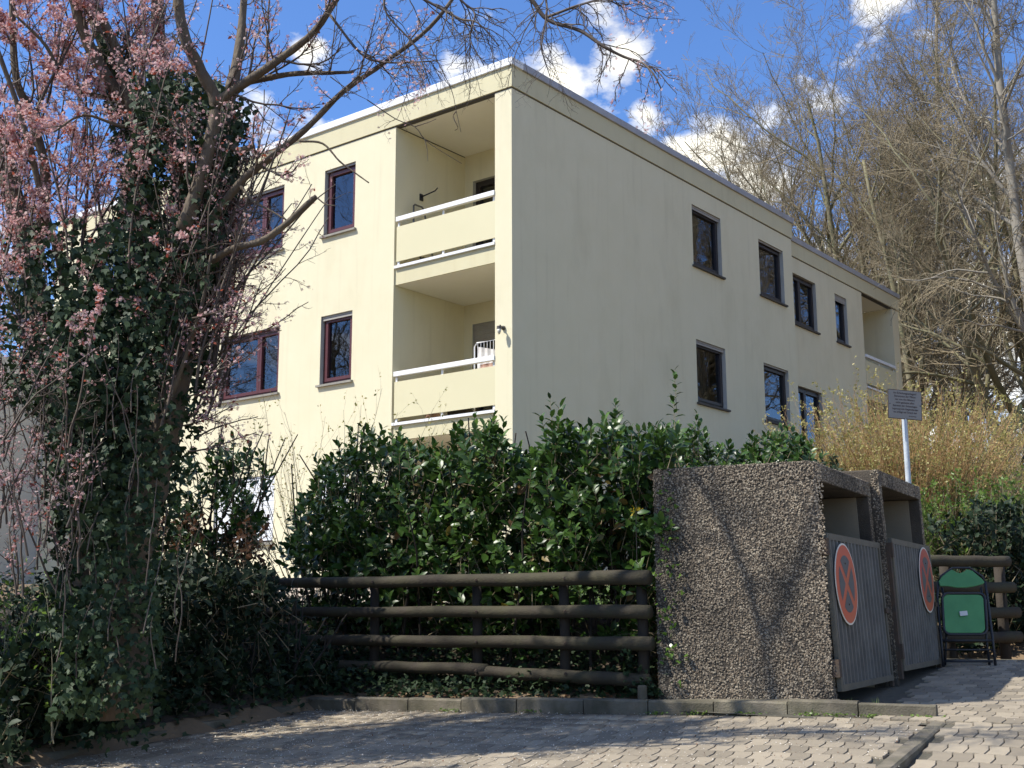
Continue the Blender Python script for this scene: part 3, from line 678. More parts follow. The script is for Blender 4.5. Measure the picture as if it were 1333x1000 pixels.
face(Q2, .0, .06, W1 + .012, Z2[0], Z2[1] - .005, -BV)
def ff(Q, q0, q1, s, z0, z1): o = np.array(Q(s, q0, z0)); fa.append((o, np.array(Q(s, q1, z0)) - o, np.array(Q(s, q0, z1)) - o, BU))
ff(Q1, 0, .09, .002, Z1[0], Z1[1]); ff(Q1, .09, W1, .006, Z1[1] - .125, Z1[1] - .005); ff(Q1, W1 - .09, W1, .002, Z1[0], Z1[1])
ff(Q2, W1 + .015, W1 + .105, .062, Z2[0], Z2[1]); ff(Q2, W1 + .1, 2 * W1, .066, Z2[1] - .125, Z2[1] - .005); ff(Q2, 2 * W1 - .075, 2 * W1 + .015, .062, Z2[0], Z2[1])
oT = np.array(Q1(-DEP, 0, Z1[1] + .001)); fa.append((oT, np.array(Q1(0, 0, Z1[1] + .001)) - oT, np.array(Q1(-DEP, W1, Z1[1])) - oT, (0, 0, 1)))
pebbles('pebble_dash', fa)
# the narrow concrete strip under the wall
m = MB(); m.box(-DEP - .1, .05, -.12, -.004, .06, .232, lambda a, b, c: B(a, b, c - .035 * max(0, -a) * .8)); m.build('plinth', M['kerb'], enc, bevel=.008)
# gates: angle iron frame and corrugated sheet, hung on the front
def gate(Q, q0, q1, s, za, zb, zc):
    fm = MB()
    def bar(qa, qb, z_a, z_b, d=.03): fm.box(s, s + d, qa, qb, z_a, z_b, Q)
    e = .04
    gt = MB(); gt.box(s, s + .035, q0, q0 + e, za, zb, Q); g_ = gt.build('gate', M['gateframe'], enc, bevel=.003)
    for (qa, qb, z_a, z_b) in ((q1 - e, q1, za, zb), (q0 + e, q1 - e, za, za + .045), (q0 + e, q1 - e, zb - .045, zb), ((q0 + q1) / 2 - .02, (q0 + q1) / 2 + .02, za + .045, zb - .045)):
        b_ = MB(); b_.box(s, s + .035 if z_b - z_a < .1 or qa > q1 - .1 else s + .012, qa, qb, z_a, z_b, Q); b_.build('frame_bar', M['gateframe'], g_)
    n = int((q1 - q0 - 2 * e) / .0125); V = []
    for k in range(n + 1):
        q = q0 + e + (q1 - q0 - 2 * e) * k / n; ph = (k % 8) / 8
        d = .040 * (1 if 1 / 8 <= ph < 4 / 8 else 0) - .004
        V += [Q(s + d, q, za + .045), Q(s + d, q, zb - .045)]
    sh = MB(); sh.add(V, [(2 * k, 2 * k + 2, 2 * k + 3, 2 * k + 1) for k in range(n)]); sh.build('corrugated_sheet', M['zinc'], g_)
    for zh in (zb - .10, za + .16):
        h = MB(); h.box(s - .01, s + .045, q0 - .055, q0 - .002, zh - .06, zh + .06, Q); h.build('hinge', M['rust'], g_)
    h = MB(); h.box(s + .0351, s + .05, q1 - .07, q1 + .05, (za + zb) / 2 - .02, (za + zb) / 2 + .02, Q); h.build('latch', M['rust'], g_)
gate(Q1, .07, W1 - .04, .012, Z1[0] + .06, 1.375, 0); gate(Q2, W1 + .09, 2 * W1 - .03, .072, Z2[0] + .05, 1.42, 0)
for Q, q, z0 in ((Q1, W1 - .04, .25), (Q2, W1 + .06, .3), (Q2, 2 * W1 - .02, .32)):
    m = MB(); m.box(.012 if Q is Q1 else .062, .04 if Q is Q1 else .095, q - .03, q + .03, z0 - .02, 1.35, Q); m.build('gate_post', M['rust'], enc)
# round no-stopping signs
def round_sign(Q, s, q, z, R, red, label):
    root = thing('no_stopping_sign', label, 'sign', Q(s, q, z), 'round signs on the gates')
    n = 48
    def P(a, b, d): return Q(s + d, q + a, z + b)
    m = MB(); v = []; f = []
    for d in (0, .004):
        v += [P(R * math.cos(2 * math.pi * k / n), R * math.sin(2 * math.pi * k / n), d) for k in range(n)]
    f = [(k, (k + 1) % n, n + (k + 1) % n, n + k) for k in range(n)] + [tuple(range(n, 2 * n)), tuple(range(n))[::-1]]
    m.add(v, f); m.build('plate', M['signrim'], root)
    def disc(r, d, mt, nm):
        m = MB(); m.add([P(r * math.cos(2 * math.pi * k / n), r * math.sin(2 * math.pi * k / n), d) for k in range(n)], [tuple(range(n))]); m.build(nm, M[mt], root)
    disc(R * .955, .0055, red, 'red_disc')
    # four faded blue fields left between the bars of the red cross
    ri, hw = R * .70, R * .095
    for k4 in range(4):
        a0 = k4 * math.pi / 2 - math.pi / 4 + math.pi / 4 * 0
        c0 = math.asin(hw / ri); pts = []
        base = k4 * math.pi / 2
        for k in range(15):
            an = base - math.pi / 4 + c0 + (math.pi / 2 - 2 * c0) * k / 14; pts.append((ri * math.cos(an), ri * math.sin(an)))
        pts.append((hw * math.sqrt(2) * math.cos(base), hw * math.sqrt(2) * math.sin(base)))
        m = MB(); m.add([P(a, b, .007) for a, b in pts], [tuple(range(len(pts)))]); m.build('blue_field', M['signblue'], root)
    for b in (-R * .5, R * .5):
        m = MB(); m.tube([P(0, b, .006), P(0, b, .011)], [.008, .006], 8); m.build('bolt', M['rust'], root)
round_sign(Q1, .058, .42, 1.02, .295, 'signred', 'larger looking round red-ringed no stopping sign on the gate nearest the pebble wall')
round_sign(Q2, .118, 3.0, 1.10, .295, 'signred2', 'round red no stopping sign on the far gate beside the green chair')

# ------------------------------------------------------------------ log fence in front of the hedge
fence = thing('log_fence', 'low fence of four round brown log rails in front of the laurel hedge', 'fence', at(620, 860, 9.9))
def fpt(px, z):    # the fence line on plan, from the left end by the bush to the bin shelter
    k = (px - 300) / (862 - 300); D = 11.25 + (8.95 - 11.25) * k; p = at(px, 800, D); p[2] = z; return p
def log(px0, z0, px1, z1, r0, r1, parent, fpt=fpt):
    n = 14; pts = [fpt(px0 + (px1 - px0) * k / n, z0 + (z1 - z0) * k / n + .003 * math.sin(k * 1.3 + px0)) for k in range(n + 1)]
    m = MB(); m.tube(pts, [r0 + (r1 - r0) * k / n + .0015 * math.sin(k * 2.1) for k in range(n + 1)], 14); return m.build('rail', M['rail'], parent, smooth=True)
log(300, 1.085, 846, 1.078, 0.046, 0.057, fence); log(300, .83, 846, .825, 0.042, 0.053, fence)
log(310, .585, 848, .592, 0.044, 0.053, fence); log(395, .375, 634, .37, 0.042, 0.050, fence); log(622, .352, 842, .325, 0.046, 0.053, fence)
for px in (345, 485, 620, 735, 838):
    p = fpt(px, 0) + FW * .13 + RT * 0; m = MB(); m.tube([[p[0], p[1], -.1], [p[0] + .01, p[1], .6], [p[0], p[1], 1.06]], [.045, .042, .04], 12); m.build('post', M['postwood'], fence, smooth=True)
for px, zz in [(p_, z_) for p_ in (485, 620, 735) for z_ in (1.082, .828, .588, .36)]:
    p = fpt(px, zz) - FW * .058; m = MB(); m.tube([p, p - FW * .012], [.013, .010], 8); m.build('bolt', M['rust'], fence)
stub = MB(); p = at(836, 895, 8.95); stub.tube([[p[0], p[1], .0], [p[0], p[1], .30]], [.045, .035], 10); tag(stub.build('stone_stub', M['kerb'], bevel=.01), 'short weathered stone stub with ivy at the foot of the pebble wall', 'stone')
fence2 = thing('garden_fence', 'dark log rail fence behind the green folding chair', 'fence', at(1280, 860, 12.3))
def fpt2(px, z): k = (px - 1190) / 140; D = 12.0 + .35 * k; p = at(px, 800, D); p[2] = z; return p
for (z_, e_) in ((1.31, 1318), (1.05, 1322), (.80, 1326), (.56, 1326)): log(1190, z_, e_, z_, .058, .056, fence2, fpt2)
for px in (1240, 1312, ):
    p = fpt2(px, 0) + FW * .13; m = MB(); m.tube([[p[0], p[1], .1], [p[0], p[1], 1.36]], .055, 12); m.build('post', M['postwood'], fence2, smooth=True)
for z_ in (1.25, 1.0, .76):
    o = log(1345, z_, 1560, z_, .066, .066, fence2, fpt2)

# ------------------------------------------------------------------ folding chair leaning on that fence
ch = thing('folding_chair', 'folded black folding chair with green plastic seat and back leaning by the fence', 'folding chair', at(1256, 866, 11.1))
D0 = 11.25
def cp(px, py, dd=0.0): return at(px, py, D0 + dd + (868 - py) / 135 * .28)
def cpath(pts, r, nm, k=8, mt='black'):
    m = MB(); m.tube([cp(*q) for q in pts], r, k); return m.build(nm, M[mt], ch, smooth=True)
def slab(poly, nm, mt, dd, th=.018):
    a = [cp(x, y, dd) for x, y in poly]; n = len(a); nn = np.cross(a[1] - a[0], a[n // 2] - a[0]); nn /= np.linalg.norm(nn)
    m = MB(); m.add(a + [q + nn * th for q in a], [tuple(range(n))[::-1], tuple(range(n, 2 * n))] + [(k, (k + 1) % n, n + (k + 1) % n, n + k) for k in range(n)])
    return m.build(nm, M[mt], ch, bevel=.005)
back = [(1222, 757), (1226, 751), (1233, 745), (1239, 741.5), (1241, 742), (1245, 745), (1250, 746), (1255, 744), (1259, 741), (1266, 743), (1273, 749), (1279, 754), (1282, 758), (1280, 760), (1270, 763), (1258, 765), (1246, 765), (1234, 763), (1224, 763)]
slab(back, 'back_panel', 'green', -.03)
def rrect(x0, y0, x1, y1, r, sk=0):
    out = []
    for cx_, cy_, a0 in ((x1 - r, y0 + r, -90), (x1 - r, y1 - r, 0), (x0 + r, y1 - r, 90), (x0 + r, y0 + r, 180)):
        for k in range(6): an = math.radians(a0 + 18 * k); out.append((cx_ + r * math.cos(an) + sk * (cy_ + r * math.sin(an) - y0), cy_ + r * math.sin(an)))
    return out
slab(rrect(1227.5, 774, 1280, 824, 7, .06), 'seat', 'green', -.05)
sl = rrect(1226, 772.5, 1282, 826, 8, .06); m = MB(); pts = [cp(x, y, -.045) for x, y in sl + sl[:1]]; m.tube(pts, .013, 8, False); m.build('seat_frame', M['black'], ch, smooth=True)
cpath([(1222, 757), (1220, 775), (1222, 800), (1225, 830), (1228, 868)], .013, 'leg'); cpath([(1282, 757), (1285, 775), (1288, 800), (1292, 830), (1296, 868)], .013, 'leg')
cpath([(1226, 765, .03), (1234, 800, .03), (1232, 830, .03), (1230, 866, .06)], .012, 'leg'); cpath([(1277, 765, .03), (1284, 830, .03), (1288, 866, .06)], .012, 'leg')
cpath([(1222, 757), (1225, 750), (1240, 739.5), (1262, 739.5), (1278, 750), (1282, 757)], .011, 'back_frame')
for y_ in (834, 846, 861): cpath([(1226, y_), (1292, y_)], .011 if y_ != 846 else .008, 'cross_bar')
sl2 = slab([(1249, 796), (1259, 795), (1260, 801), (1250, 802)], 'label', 'paper', -.072, .001)
m = MB()
for k in range(3): 
    a, b = cp(1251 + k * 2.6, 799.5, -.0735), cp(1252.6 + k * 2.6, 797, -.0735); m.add([a, a + (b - a) * [1, 1, 0], b, a + (b - a) * [0, 0, 1]], [(0, 1, 2, 3)])
m.build('print', M['ink'], sl2) if False else None

# ------------------------------------------------------------------ notice board on a pole behind the shelter
nt_ = thing('notice_sign', 'grey printed notice plate on a pale metal pole above the far bin shelter', 'sign', at(1178, 640, 13.2))
DS = 13.2
tl, tr_, bl, br = (1156.5, 506.5), (1200.5, 510.5), (1157.5, 544.5), (1201, 548.5)
c0 = at(1178, 527, DS); wv = at(tr_[0], tr_[1], DS) - at(tl[0], tl[1], DS); wv = at(*tr_, DS + .05) - at(*tl, DS - .05); hv = at(*tl, DS) - at(*bl, DS - 0)
hv = (hv / np.linalg.norm(hv)) * np.linalg.norm(hv); Wd, Hd = np.linalg.norm(wv), np.linalg.norm(hv); eu, ev = wv / Wd, hv / Hd; en = np.cross(eu, ev); en /= np.linalg.norm(en); ev = np.cross(en, eu)
def SP(a, b, d=0): return tuple(c0 + eu * a + ev * b + en * d)
m = MB(); m.box(-Wd / 2, Wd / 2, -Hd / 2, Hd / 2, -.006, 0, SP); m.build('edge', M['plateframe'], nt_)
m = MB(); m.box(-Wd / 2 + .008, Wd / 2 - .008, -Hd / 2 + .008, Hd / 2 - .008, .0005, .002, SP); pl_ = m.build('plate', M['plate'], nt_)
for a in (-Wd / 2 + .022, Wd / 2 - .022):
    m = MB(); m.tube([SP(a, .0, .0), SP(a, .0, .006)], .006, 8); m.build('screw', M['black'], nt_)
rot = Matrix((Vector(eu), Vector(ev), Vector(en))).transposed().to_4x4()
lines = [("An Erholungsanlagen!", .031, .128), ("Benutzung der Plätze", .029, .092), ("nur von den Mietern", .027, .056), ("nicht gestattet allen", .027, .020),
         ("Betreten der Grünanlagen", .0265, -.016), ("Lagerung von Gegenständen", .0265, -.052), ("sie erfolgt auf Grund der", .027, -.088), ("Die Verwaltung", .013, -.128)]
for txt, size, yy in lines:
    cu = bpy.data.curves.new('lettering', 'FONT'); cu.body = txt; cu.size = size * 1.08; cu.align_x = 'CENTER'; cu.align_y = 'CENTER'; cu.extrude = .0003; cu.offset = .0006; cu.materials.append(M['ink'])
    tmp = bpy.data.objects.new('lettering', cu); C.objects.link(tmp); bpy.context.view_layer.update()
    lme = bpy.data.meshes.new_from_object(tmp); bpy.data.objects.remove(tmp)
    o = bpy.data.objects.new('lettering', lme); C.objects.link(o); xo = .09 if size < .02 else 0
    put(o, nt_); o.matrix_basis = Matrix.Translation(Vector(SP(xo, yy, .003))) @ rot
    if yy > -.12: o.scale = (min(1, 1), 1, 1)
m = MB(); b0 = c0 - en * .03; m.tube([b0 + [0, 0, .12], b0, b0 * 1 + [0, 0, -1.2], [b0[0], b0[1], .6]], .030, 14); m.build('pole', M['pole'], nt_, smooth=True)

# ------------------------------------------------------------------ foliage tools
LAUREL = (np.array([(0, 0, 0), (-.23, .30, .05), (.23, .30, .05), (0, .33, .0), (-.22, .68, .02), (.22, .68, .02), (0, .70, -.04), (0, 1.0, -.14)]),
          np.array([(0, 3, 1), (0, 2, 3), (1, 3, 6), (1, 6, 4), (3, 2, 5), (3, 5, 6), (4, 6, 7), (6, 5, 7)]))
IVYL = (np.array([(0, 0, 0), (-.42, .10, .05), (-.50, .48, .0), (-.20, .52, .05), (0, 1.0, -.12), (.20, .52, .05), (.50, .48, .0), (.42, .10, .05), (0, .4, .0)]),
        np.array([(0, 8, 1), (1, 8, 2), (2, 8, 3), (3, 8, 4), (4, 8, 5), (5, 8, 6), (6, 8, 7), (7, 8, 0)]))
SMALL = (np.array([(0, 0, 0), (-.28, .5, .04), (.28, .5, .04), (0, 1.0, -.05)]), np.array([(0, 2, 1), (1, 2, 3)]))
_p = [(0, 0, -.12)]; _t = []
for k in range(5):
    a = k * 2 * math.pi / 5; _p += [(.5 * math.cos(a - .42), .5 * math.sin(a - .42), .10), (.5 * math.cos(a + .42), .5 * math.sin(a + .42), .10), ]
    _t.append((0, 1 + 2 * k, 2 + 2 * k))
BLOS = (np.array(_p), np.array(_t))
def frames(A, Nn):
    A = A / (np.linalg.norm(A, axis=1)[:, None] + 1e-9); X = np.cross(A, Nn); X /= (np.linalg.norm(X, axis=1)[:, None] + 1e-9); Z = np.cross(X, A); return X, A, Z
def leaves(name, m, parent, tmpl, P, A, Nn, S, keep=0, leafname='leaf', wid=None):
    X, Yv, Z = frames(A, Nn); tv, tf = tmpl
    order = np.arange(len(P))
    if keep:
        x, y, D = proj(P); vis = (x > 0) & (x < 1333) & (y > 0) & (y < 1000) & (D > .5)
        score = S / D * np.where(vis, 1, .01)
        order = np.argsort(-score)
        me = mesh_np(leafname, tv, tf, False, [M[m]])
        for k in order[:keep]:
            o = bpy.data.objects.new(leafname, me); C.objects.link(o)
            Mx = Matrix(((X[k][0], Yv[k][0], Z[k][0]), (X[k][1], Yv[k][1], Z[k][1]), (X[k][2], Yv[k][2], Z[k][2]))).to_4x4()
            put(o, parent); o.matrix_basis = Matrix.Translation(Vector(P[k])) @ Mx @ Matrix.Scale(float(S[k]), 4)
    rest = order[keep:] if keep else order
    P, X, Yv, Z, S = P[rest], X[rest], Yv[rest], Z[rest], S[rest]
    V = P[:, None] + S[:, None, None] * (tv[None, :, 0:1] * X[:, None] + tv[None, :, 1:2] * Yv[:, None] + tv[None, :, 2:3] * Z[:, None])
    Fc = (tf[None] + (np.arange(len(P)) * len(tv))[:, None, None]).reshape(-1, 3)
    o = link(name, mesh_np(name, V.reshape(-1, 3), Fc, False, [M[m]]), parent=parent); o['kind'] = 'stuff'; return o
def tubes(name, m, parent, paths, k=3, stuff=True):
    """paths: list of (points, radii); many thin tapered stems joined in one mesh"""
    groups = {}
    for p, r_ in paths: groups.setdefault(len(p), []).append((p, r_))
    Vs = []; Fs = []; off = 0
    for n, lst in groups.items():
        P = np.array([a for a, _ in lst], float); R = np.array([b for _, b in lst], float)
        T = np.gradient(P, axis=1); T /= np.linalg.norm(T, axis=2)[..., None] + 1e-9
        ref = np.where(np.abs(T[..., 2:3]) < .85, np.array([0, 0, 1.]), np.array([1., 0, 0]))
        ref = np.repeat(ref[:, :1], n, 1)
        a = np.cross(T, ref); a /= np.linalg.norm(a, axis=2)[..., None] + 1e-9; b = np.cross(T, a)
        an = np.arange(k) * 2 * math.pi / k
        V = P[:, :, None] + R[:, :, None, None] * (a[:, :, None] * np.cos(an)[None, None, :, None] + b[:, :, None] * np.sin(an)[None, None, :, None])
        m_ = len(lst); Vs.append(V.reshape(-1, 3))
        i_ = np.arange(n - 1)[:, None]; j_ = np.arange(k)[None]
        q = np.stack([i_ * k + j_, i_ * k + (j_ + 1) % k, (i_ + 1) * k + (j_ + 1) % k, (i_ + 1) * k + j_], -1).reshape(-1, 4)
        Fs.append((q[None] + (np.arange(m_) * n * k)[:, None, None]).reshape(-1, 4) + off); off += m_ * n * k
    o = link(name, mesh_np(name, np.concatenate(Vs), np.concatenate(Fs), True, [M[m]]), parent=parent)
    if stuff: o['kind'] = 'stuff'
    return o
rnd = random.Random(5)
def gauss3(): return (rnd.gauss(0, 1), rnd.gauss(0, 1), rnd.gauss(0, 1))
def norm3(v): l_ = math.sqrt(v[0] ** 2 + v[1] ** 2 + v[2] ** 2) + 1e-9; return (v[0] / l_, v[1] / l_, v[2] / l_)
def walk(p, d, ln, r0, r1, n, wob, up):
    pts = [tuple(p)]; ds = [d]
    for _ in range(n):
        g_ = gauss3(); d = norm3((d[0] + g_[0] * wob, d[1] + g_[1] * wob, d[2] + g_[2] * wob + up)); q = pts[-1]; st_ = ln / n
        pts.append((q[0] + d[0] * st_, q[1] + d[1] * st_, q[2] + d[2] * st_)); ds.append(d)
    return pts, [r0 + (r1 - r0) * i / n for i in range(n + 1)], ds
def branch_from(pts, rad, k, spread, rr=None):
    """a start point and direction for a child of a polyline"""
    i_ = min(int(k * (len(pts) - 1)), len(pts) - 2); f_ = k * (len(pts) - 1) - i_
    a, b = pts[i_], pts[i_ + 1]; p = tuple(a[j] + (b[j] - a[j]) * f_ for j in range(3)); t_ = norm3(tuple(b[j] - a[j] for j in range(3)))
    g_ = gauss3(); dt = sum(g_[j] * t_[j] for j in range(3)); s_ = norm3(tuple(g_[j] - dt * t_[j] for j in range(3)))
    return p, norm3(tuple(t_[j] * math.cos(spread) + s_[j] * math.sin(spread) for j in range(3))), rad[i_] + (rad[i_ + 1] - rad[i_]) * f_
def grow(out, pts, rad, ln, lvl, P):
    """P: list of per-level dicts"""
    if lvl >= len(P): return
    q = P[lvl]
    n = q['n'] if ln > .3 * q.get('ref', ln) else max(2, q['n'] // 2)
    for c_ in range(n):
        k = q['k0'] + (1 - q['k0']) * (c_ + rnd.random()) / n
        p, d, r_ = branch_from(pts, rad, min(k, .995), rnd.uniform(*q['ang']))
        l2 = ln * rnd.uniform(*q['len']) * (1.15 - .55 * k); r0 = min(r_ * q['r'], q.get('rmax', 9)); r1 = r0 * q.get('tip', .35)
        pp, rr, dd = walk(p, d, l2, r0, r1, q['seg'], q['wob'], q['up'])
        out[lvl].append((pp, rr)); grow(out, pp, rr, l2, lvl + 1, P)

# ------------------------------------------------------------------ the plum tree with ivy
def smooth_path(P, n=6):
    P = [np.array(p, float) for p in P]; P = [2 * P[0] - P[1]] + P + [2 * P[-1] - P[-2]]; out = []
    for i_ in range(1, len(P) - 2):
        for k in range(n):
            t = k / n; a, b, c, d = P[i_ - 1:i_ + 3]
            out.append(.5 * ((2 * b) + (-a + c) * t + (2 * a - 5 * b + 4 * c - d) * t * t + (-a + 3 * b - 3 * c + d) * t ** 3))
    out.append(P[-2]); return out
def limb(name, m, parent, pts, r0, r1, k=10, rough=.06):
    W_ = smooth_path([at(*p) for p in pts], 5); n = len(W_)
    rad = [(r0 + (r1 - r0) * i_ / (n - 1)) * (1 + rough * math.sin(i_ * 1.9 + r0 * 90) + rough * .6 * rnd.uniform(-1, 1)) for i_ in range(n)]
    m_ = MB(); m_.tube(W_, rad, k); o = m_.build(name, M[m], parent, smooth=True); return [tuple(p) for p in W_], rad
plum = thing('plum_tree', 'big pink flowering plum tree with leaning forked trunks at the left of the yard', 'tree', at(160, 900, 7.7))
TR = [limb('trunk', 'bark', plum, [(165, 935, 7.6), (163, 760, 7.6), (192, 640, 7.55), (222, 520, 7.5), (247, 400, 7.45), (262, 330, 7.45), (284, 210, 7.5), (298, 130, 7.6), (312, 60, 7.7), (322, -60, 7.8)], .15, .018, 14),
      limb('trunk', 'bark', plum, [(120, 935, 7.9), (118, 760, 7.9), (95, 600, 7.95), (68, 470, 8.0), (42, 360, 8.1), (8, 220, 8.2), (-30, 80, 8.3), (-50, -60, 8.4)], .12, .05, 12),
      limb('trunk', 'bark', plum, [(150, 800, 8.0), (160, 620, 8.1), (178, 460, 8.15), (188, 300, 8.2), (176, 170, 8.2), (150, 90, 8.2), (120, 10, 8.2), (100, -80, 8.2)], .11, .045, 12),
      limb('trunk', 'bark', plum, [(212, 560, 7.9), (225, 380, 8.1), (235, 240, 8.3), (215, 120, 8.4), (205, 20, 8.5), (210, -80, 8.6)], .08, .04, 12)]
LB = [limb('limb', 'bark', plum, p, a, b, 10) for p, a, b in [
    ([(238, 300, 7.25), (252, 262, 7.2), (270, 200, 7.2), (281, 135, 7.2), (262, 94, 7.15), (238, 40, 7.1), (228, -40, 7.1)], .05, .032),
    ([(262, 380, 7.35), (270, 300, 7.3), (311, 240, 7.2), (337, 217, 7.15), (397, 169, 7.05), (446, 120, 6.95), (500, 82, 6.9), (560, 35, 6.8), (610, -30, 6.7)], .030, .010),
    ([(281, 135, 7.2), (322, 106, 7.1), (360, 80, 7.0), (410, 40, 6.9), (450, -20, 6.8)], .035, .016),
    ([(300, 112, 7.2), (375, 97, 7.1), (430, 95, 7.0), (460, 94, 6.9)], .022, .008),
    ([(262, 350, 7.3), (300, 325, 7.15), (340, 314, 7.05), (372, 292, 7.0), (400, 266, 6.95), (412, 256, 6.93)], .024, .017),
    ([(300, 190, 7.3), (312, 196, 7.2), (330, 190, 7.15)], .026, .018),
    ([(165, 140, 8.0), (145, 110, 7.9), (112, 50, 7.8), (88, -30, 7.7)], .05, .035),
    ([(172, 150, 7.9), (150, 60, 7.8), (120, 0, 7.7), (100, -50, 7.6)], .035, .02),
    ([(40, 360, 8.1), (60, 240, 8.0), (40, 150, 7.9), (20, 95, 7.8), (15, -40, 7.8)], .04, .02),
    ([(95, 440, 8.0), (75, 330, 7.8), (60, 280, 7.7), (30, 160, 7.6), (-5, 60, 7.5)], .03, .015),
    ([(185, 300, 8.1), (195, 180, 8.3), (206, 90, 8.4), (200, -30, 8.5)], .05, .03),
    ([(150, 130, 8.0), (90, 112, 7.8), (60, 60, 7.7), (20, 20, 7.6)], .02, .008),
    ([(235, 140, 7.6), (170, 165, 7.4), (110, 150, 7.3), (70, 172, 7.2)], .014, .006),
    ([(205, 560, 7.4), (240, 470, 7.3), (262, 400, 7.2), (275, 330, 7.15)], .018, .008),
    ([(390, 184, 7.0), (420, 187, 6.98), (442, 210, 6.95), (462, 225, 6.93), (480, 238, 6.9)], .0075, .004),
    ([(311, 240, 7.2), (330, 262, 7.1), (348, 272, 7.05), (374, 287, 7.0)], .010, .005),
    ([(412, 257, 6.93), (424, 266, 6.9), (437, 268, 6.88)], .005, .003),
]]
tw = [[], [], [], []]
PP = [dict(n=7, k0=.12, ang=(.5, 1.1), len=(.28, .6), r=.45, rmax=.010, seg=7, wob=.13, up=.12, tip=.45),
      dict(n=7, k0=.1, ang=(.5, 1.1), len=(.25, .5), r=.6, rmax=.0045, seg=4, wob=.2, up=.05, tip=.5),
      dict(n=4, k0=.1, ang=(.5, 1.2), len=(.25, .5), r=.7, rmax=.003, seg=2, wob=.2, up=.03, tip=.6)]
for pts, rad in TR: grow(tw, pts[len(pts) // 2:], rad[len(pts) // 2:], 1.5, 0, PP)
for i_, (pts, rad) in enumerate(LB):
    if i_ in (4, 5, 14, 15, 16): continue
    grow(tw, pts, rad, 1.15 if i_ else 1.4, 0, PP)
# upright water shoots over the crown
for _ in range(150):
    px = rnd.uniform(-60, 330) if rnd.random() < .72 else rnd.uniform(225, 330); py = rnd.uniform(120, 600)
    if px > 240: py = rnd.uniform(330, 560)
    p = at(px - (40 if px > 240 else 0), py, rnd.uniform(7.2, 8.6)); lean = (rnd.uniform(.0, .5) if px > 240 else rnd.uniform(-.25, .3))
    d = norm3(tuple(np.array([0, 0, 1]) + RT * lean + FW * rnd.uniform(-.2, .2)))
    ln = rnd.uniform(.8, 2.0); pp, rr, dd = walk(p, d, ln, rnd.uniform(.006, .013), .004, 9, .07, .03); tw[0].append((pp, rr)); grow(tw, pp, rr, .75, 1, PP)
# blossom laden side twigs reaching right over the facade
for _ in range(34):
    px, py = rnd.uniform(232, 270), rnd.uniform(290, 600); p = at(px, py, rnd.uniform(7.1, 7.6))
    d = norm3(tuple(RT * rnd.uniform(.6, 1) + np.array([0, 0, rnd.uniform(-.05, .75)]) + FW * rnd.uniform(-.3, .3)))
    pp, rr, dd = walk(p, d, rnd.uniform(.35, .80) * (1.0 if py < 470 else .6), .007, .003, 8, .10, .03); tw[0].append((pp, rr)); grow(tw, pp, rr, .42, 1, PP)
# small shoots in the lower left corner
for _ in range(40):
    px, py = rnd.uniform(-40, 110), rnd.uniform(560, 780); p = at(px, py, rnd.uniform(6.8, 7.6))
    d = norm3((rnd.uniform(-.3, .3), rnd.uniform(-.3, .3), 1)); pp, rr, dd = walk(p, d, rnd.uniform(.5, 1.1), .008, .003, 8, .12, .05); tw[0].append((pp, rr)); grow(tw, pp, rr, .5, 1, PP)
def near_face(p):  # how far the point is out over the house front, where blossom thins out
    x, y, D = proj(np.array(p)); return x, y
allt = tw[1] + tw[2]
def cw(lat, D, z): p = CAM + RT * lat + FW * D; p[2] = z; return tuple(p)
# the upper crown above the view, whose limbs throw the diagonal shadows over the shelter wall
up_ = [[], [], [], []]
for k0_, P3, a, b in [(0, [(-2.3, 7.8, 6.4), (-2.9, 7.9, 7.5), (-3.7, 8.0, 8.6)], .03, .016), (2, [(-2.7, 8.1, 6.6), (-2.4, 7.9, 8.2)], .045, .02),
                      (1, [(-3.4, 8.0, 6.9), (-3.2, 7.7, 8.4)], .05, .02), (3, [(-2.6, 8.5, 6.4), (-3.6, 8.7, 7.5)], .04, .015), (0, [(-1.9, 7.6, 6.4), (-1.4, 7.4, 7.9)], .03, .012)]:
    W_ = smooth_path([TR[k0_][0][-1]] + [cw(*q) for q in P3], 5); rad = [a + (b - a) * k / (len(W_) - 1) for k in range(len(W_))]
    m_ = MB(); m_.tube(W_, rad, 8); m_.build('limb', M['bark'], plum, smooth=True); grow(up_, [tuple(q) for q in W_], rad, 1.1, 0, [dict(n=6, k0=.15, ang=(.5, 1.1), len=(.5, .9), r=.55, rmax=.022, seg=7, wob=.13, up=.05, tip=.4), dict(n=5, k0=.15, ang=(.5, 1.1), len=(.35, .6), r=.55, rmax=.009, seg=5, wob=.15, up=.05, tip=.45)])
tubes('upper_twigs', 'twig', plum, up_[0] + up_[1], 4)
def keep_low(lst, f_):
    out_ = []
    for p, r_ in lst:
        y_ = proj(np.array(p[-1]))[1]; x_ = proj(np.array(p[-1]))[0]
        if y_ < -50 and rnd.random() < f_: continue
        out_.append((p, r_))
    return out_
tw[0] = keep_low(tw[0], .6); tw[1] = keep_low(tw[1], .85); tw[2] = keep_low(tw[2], .9)
tubes('twigs', 'twig', plum, tw[0] + tw[1] + tw[2], 3)
PB = []
from mathutils import noise
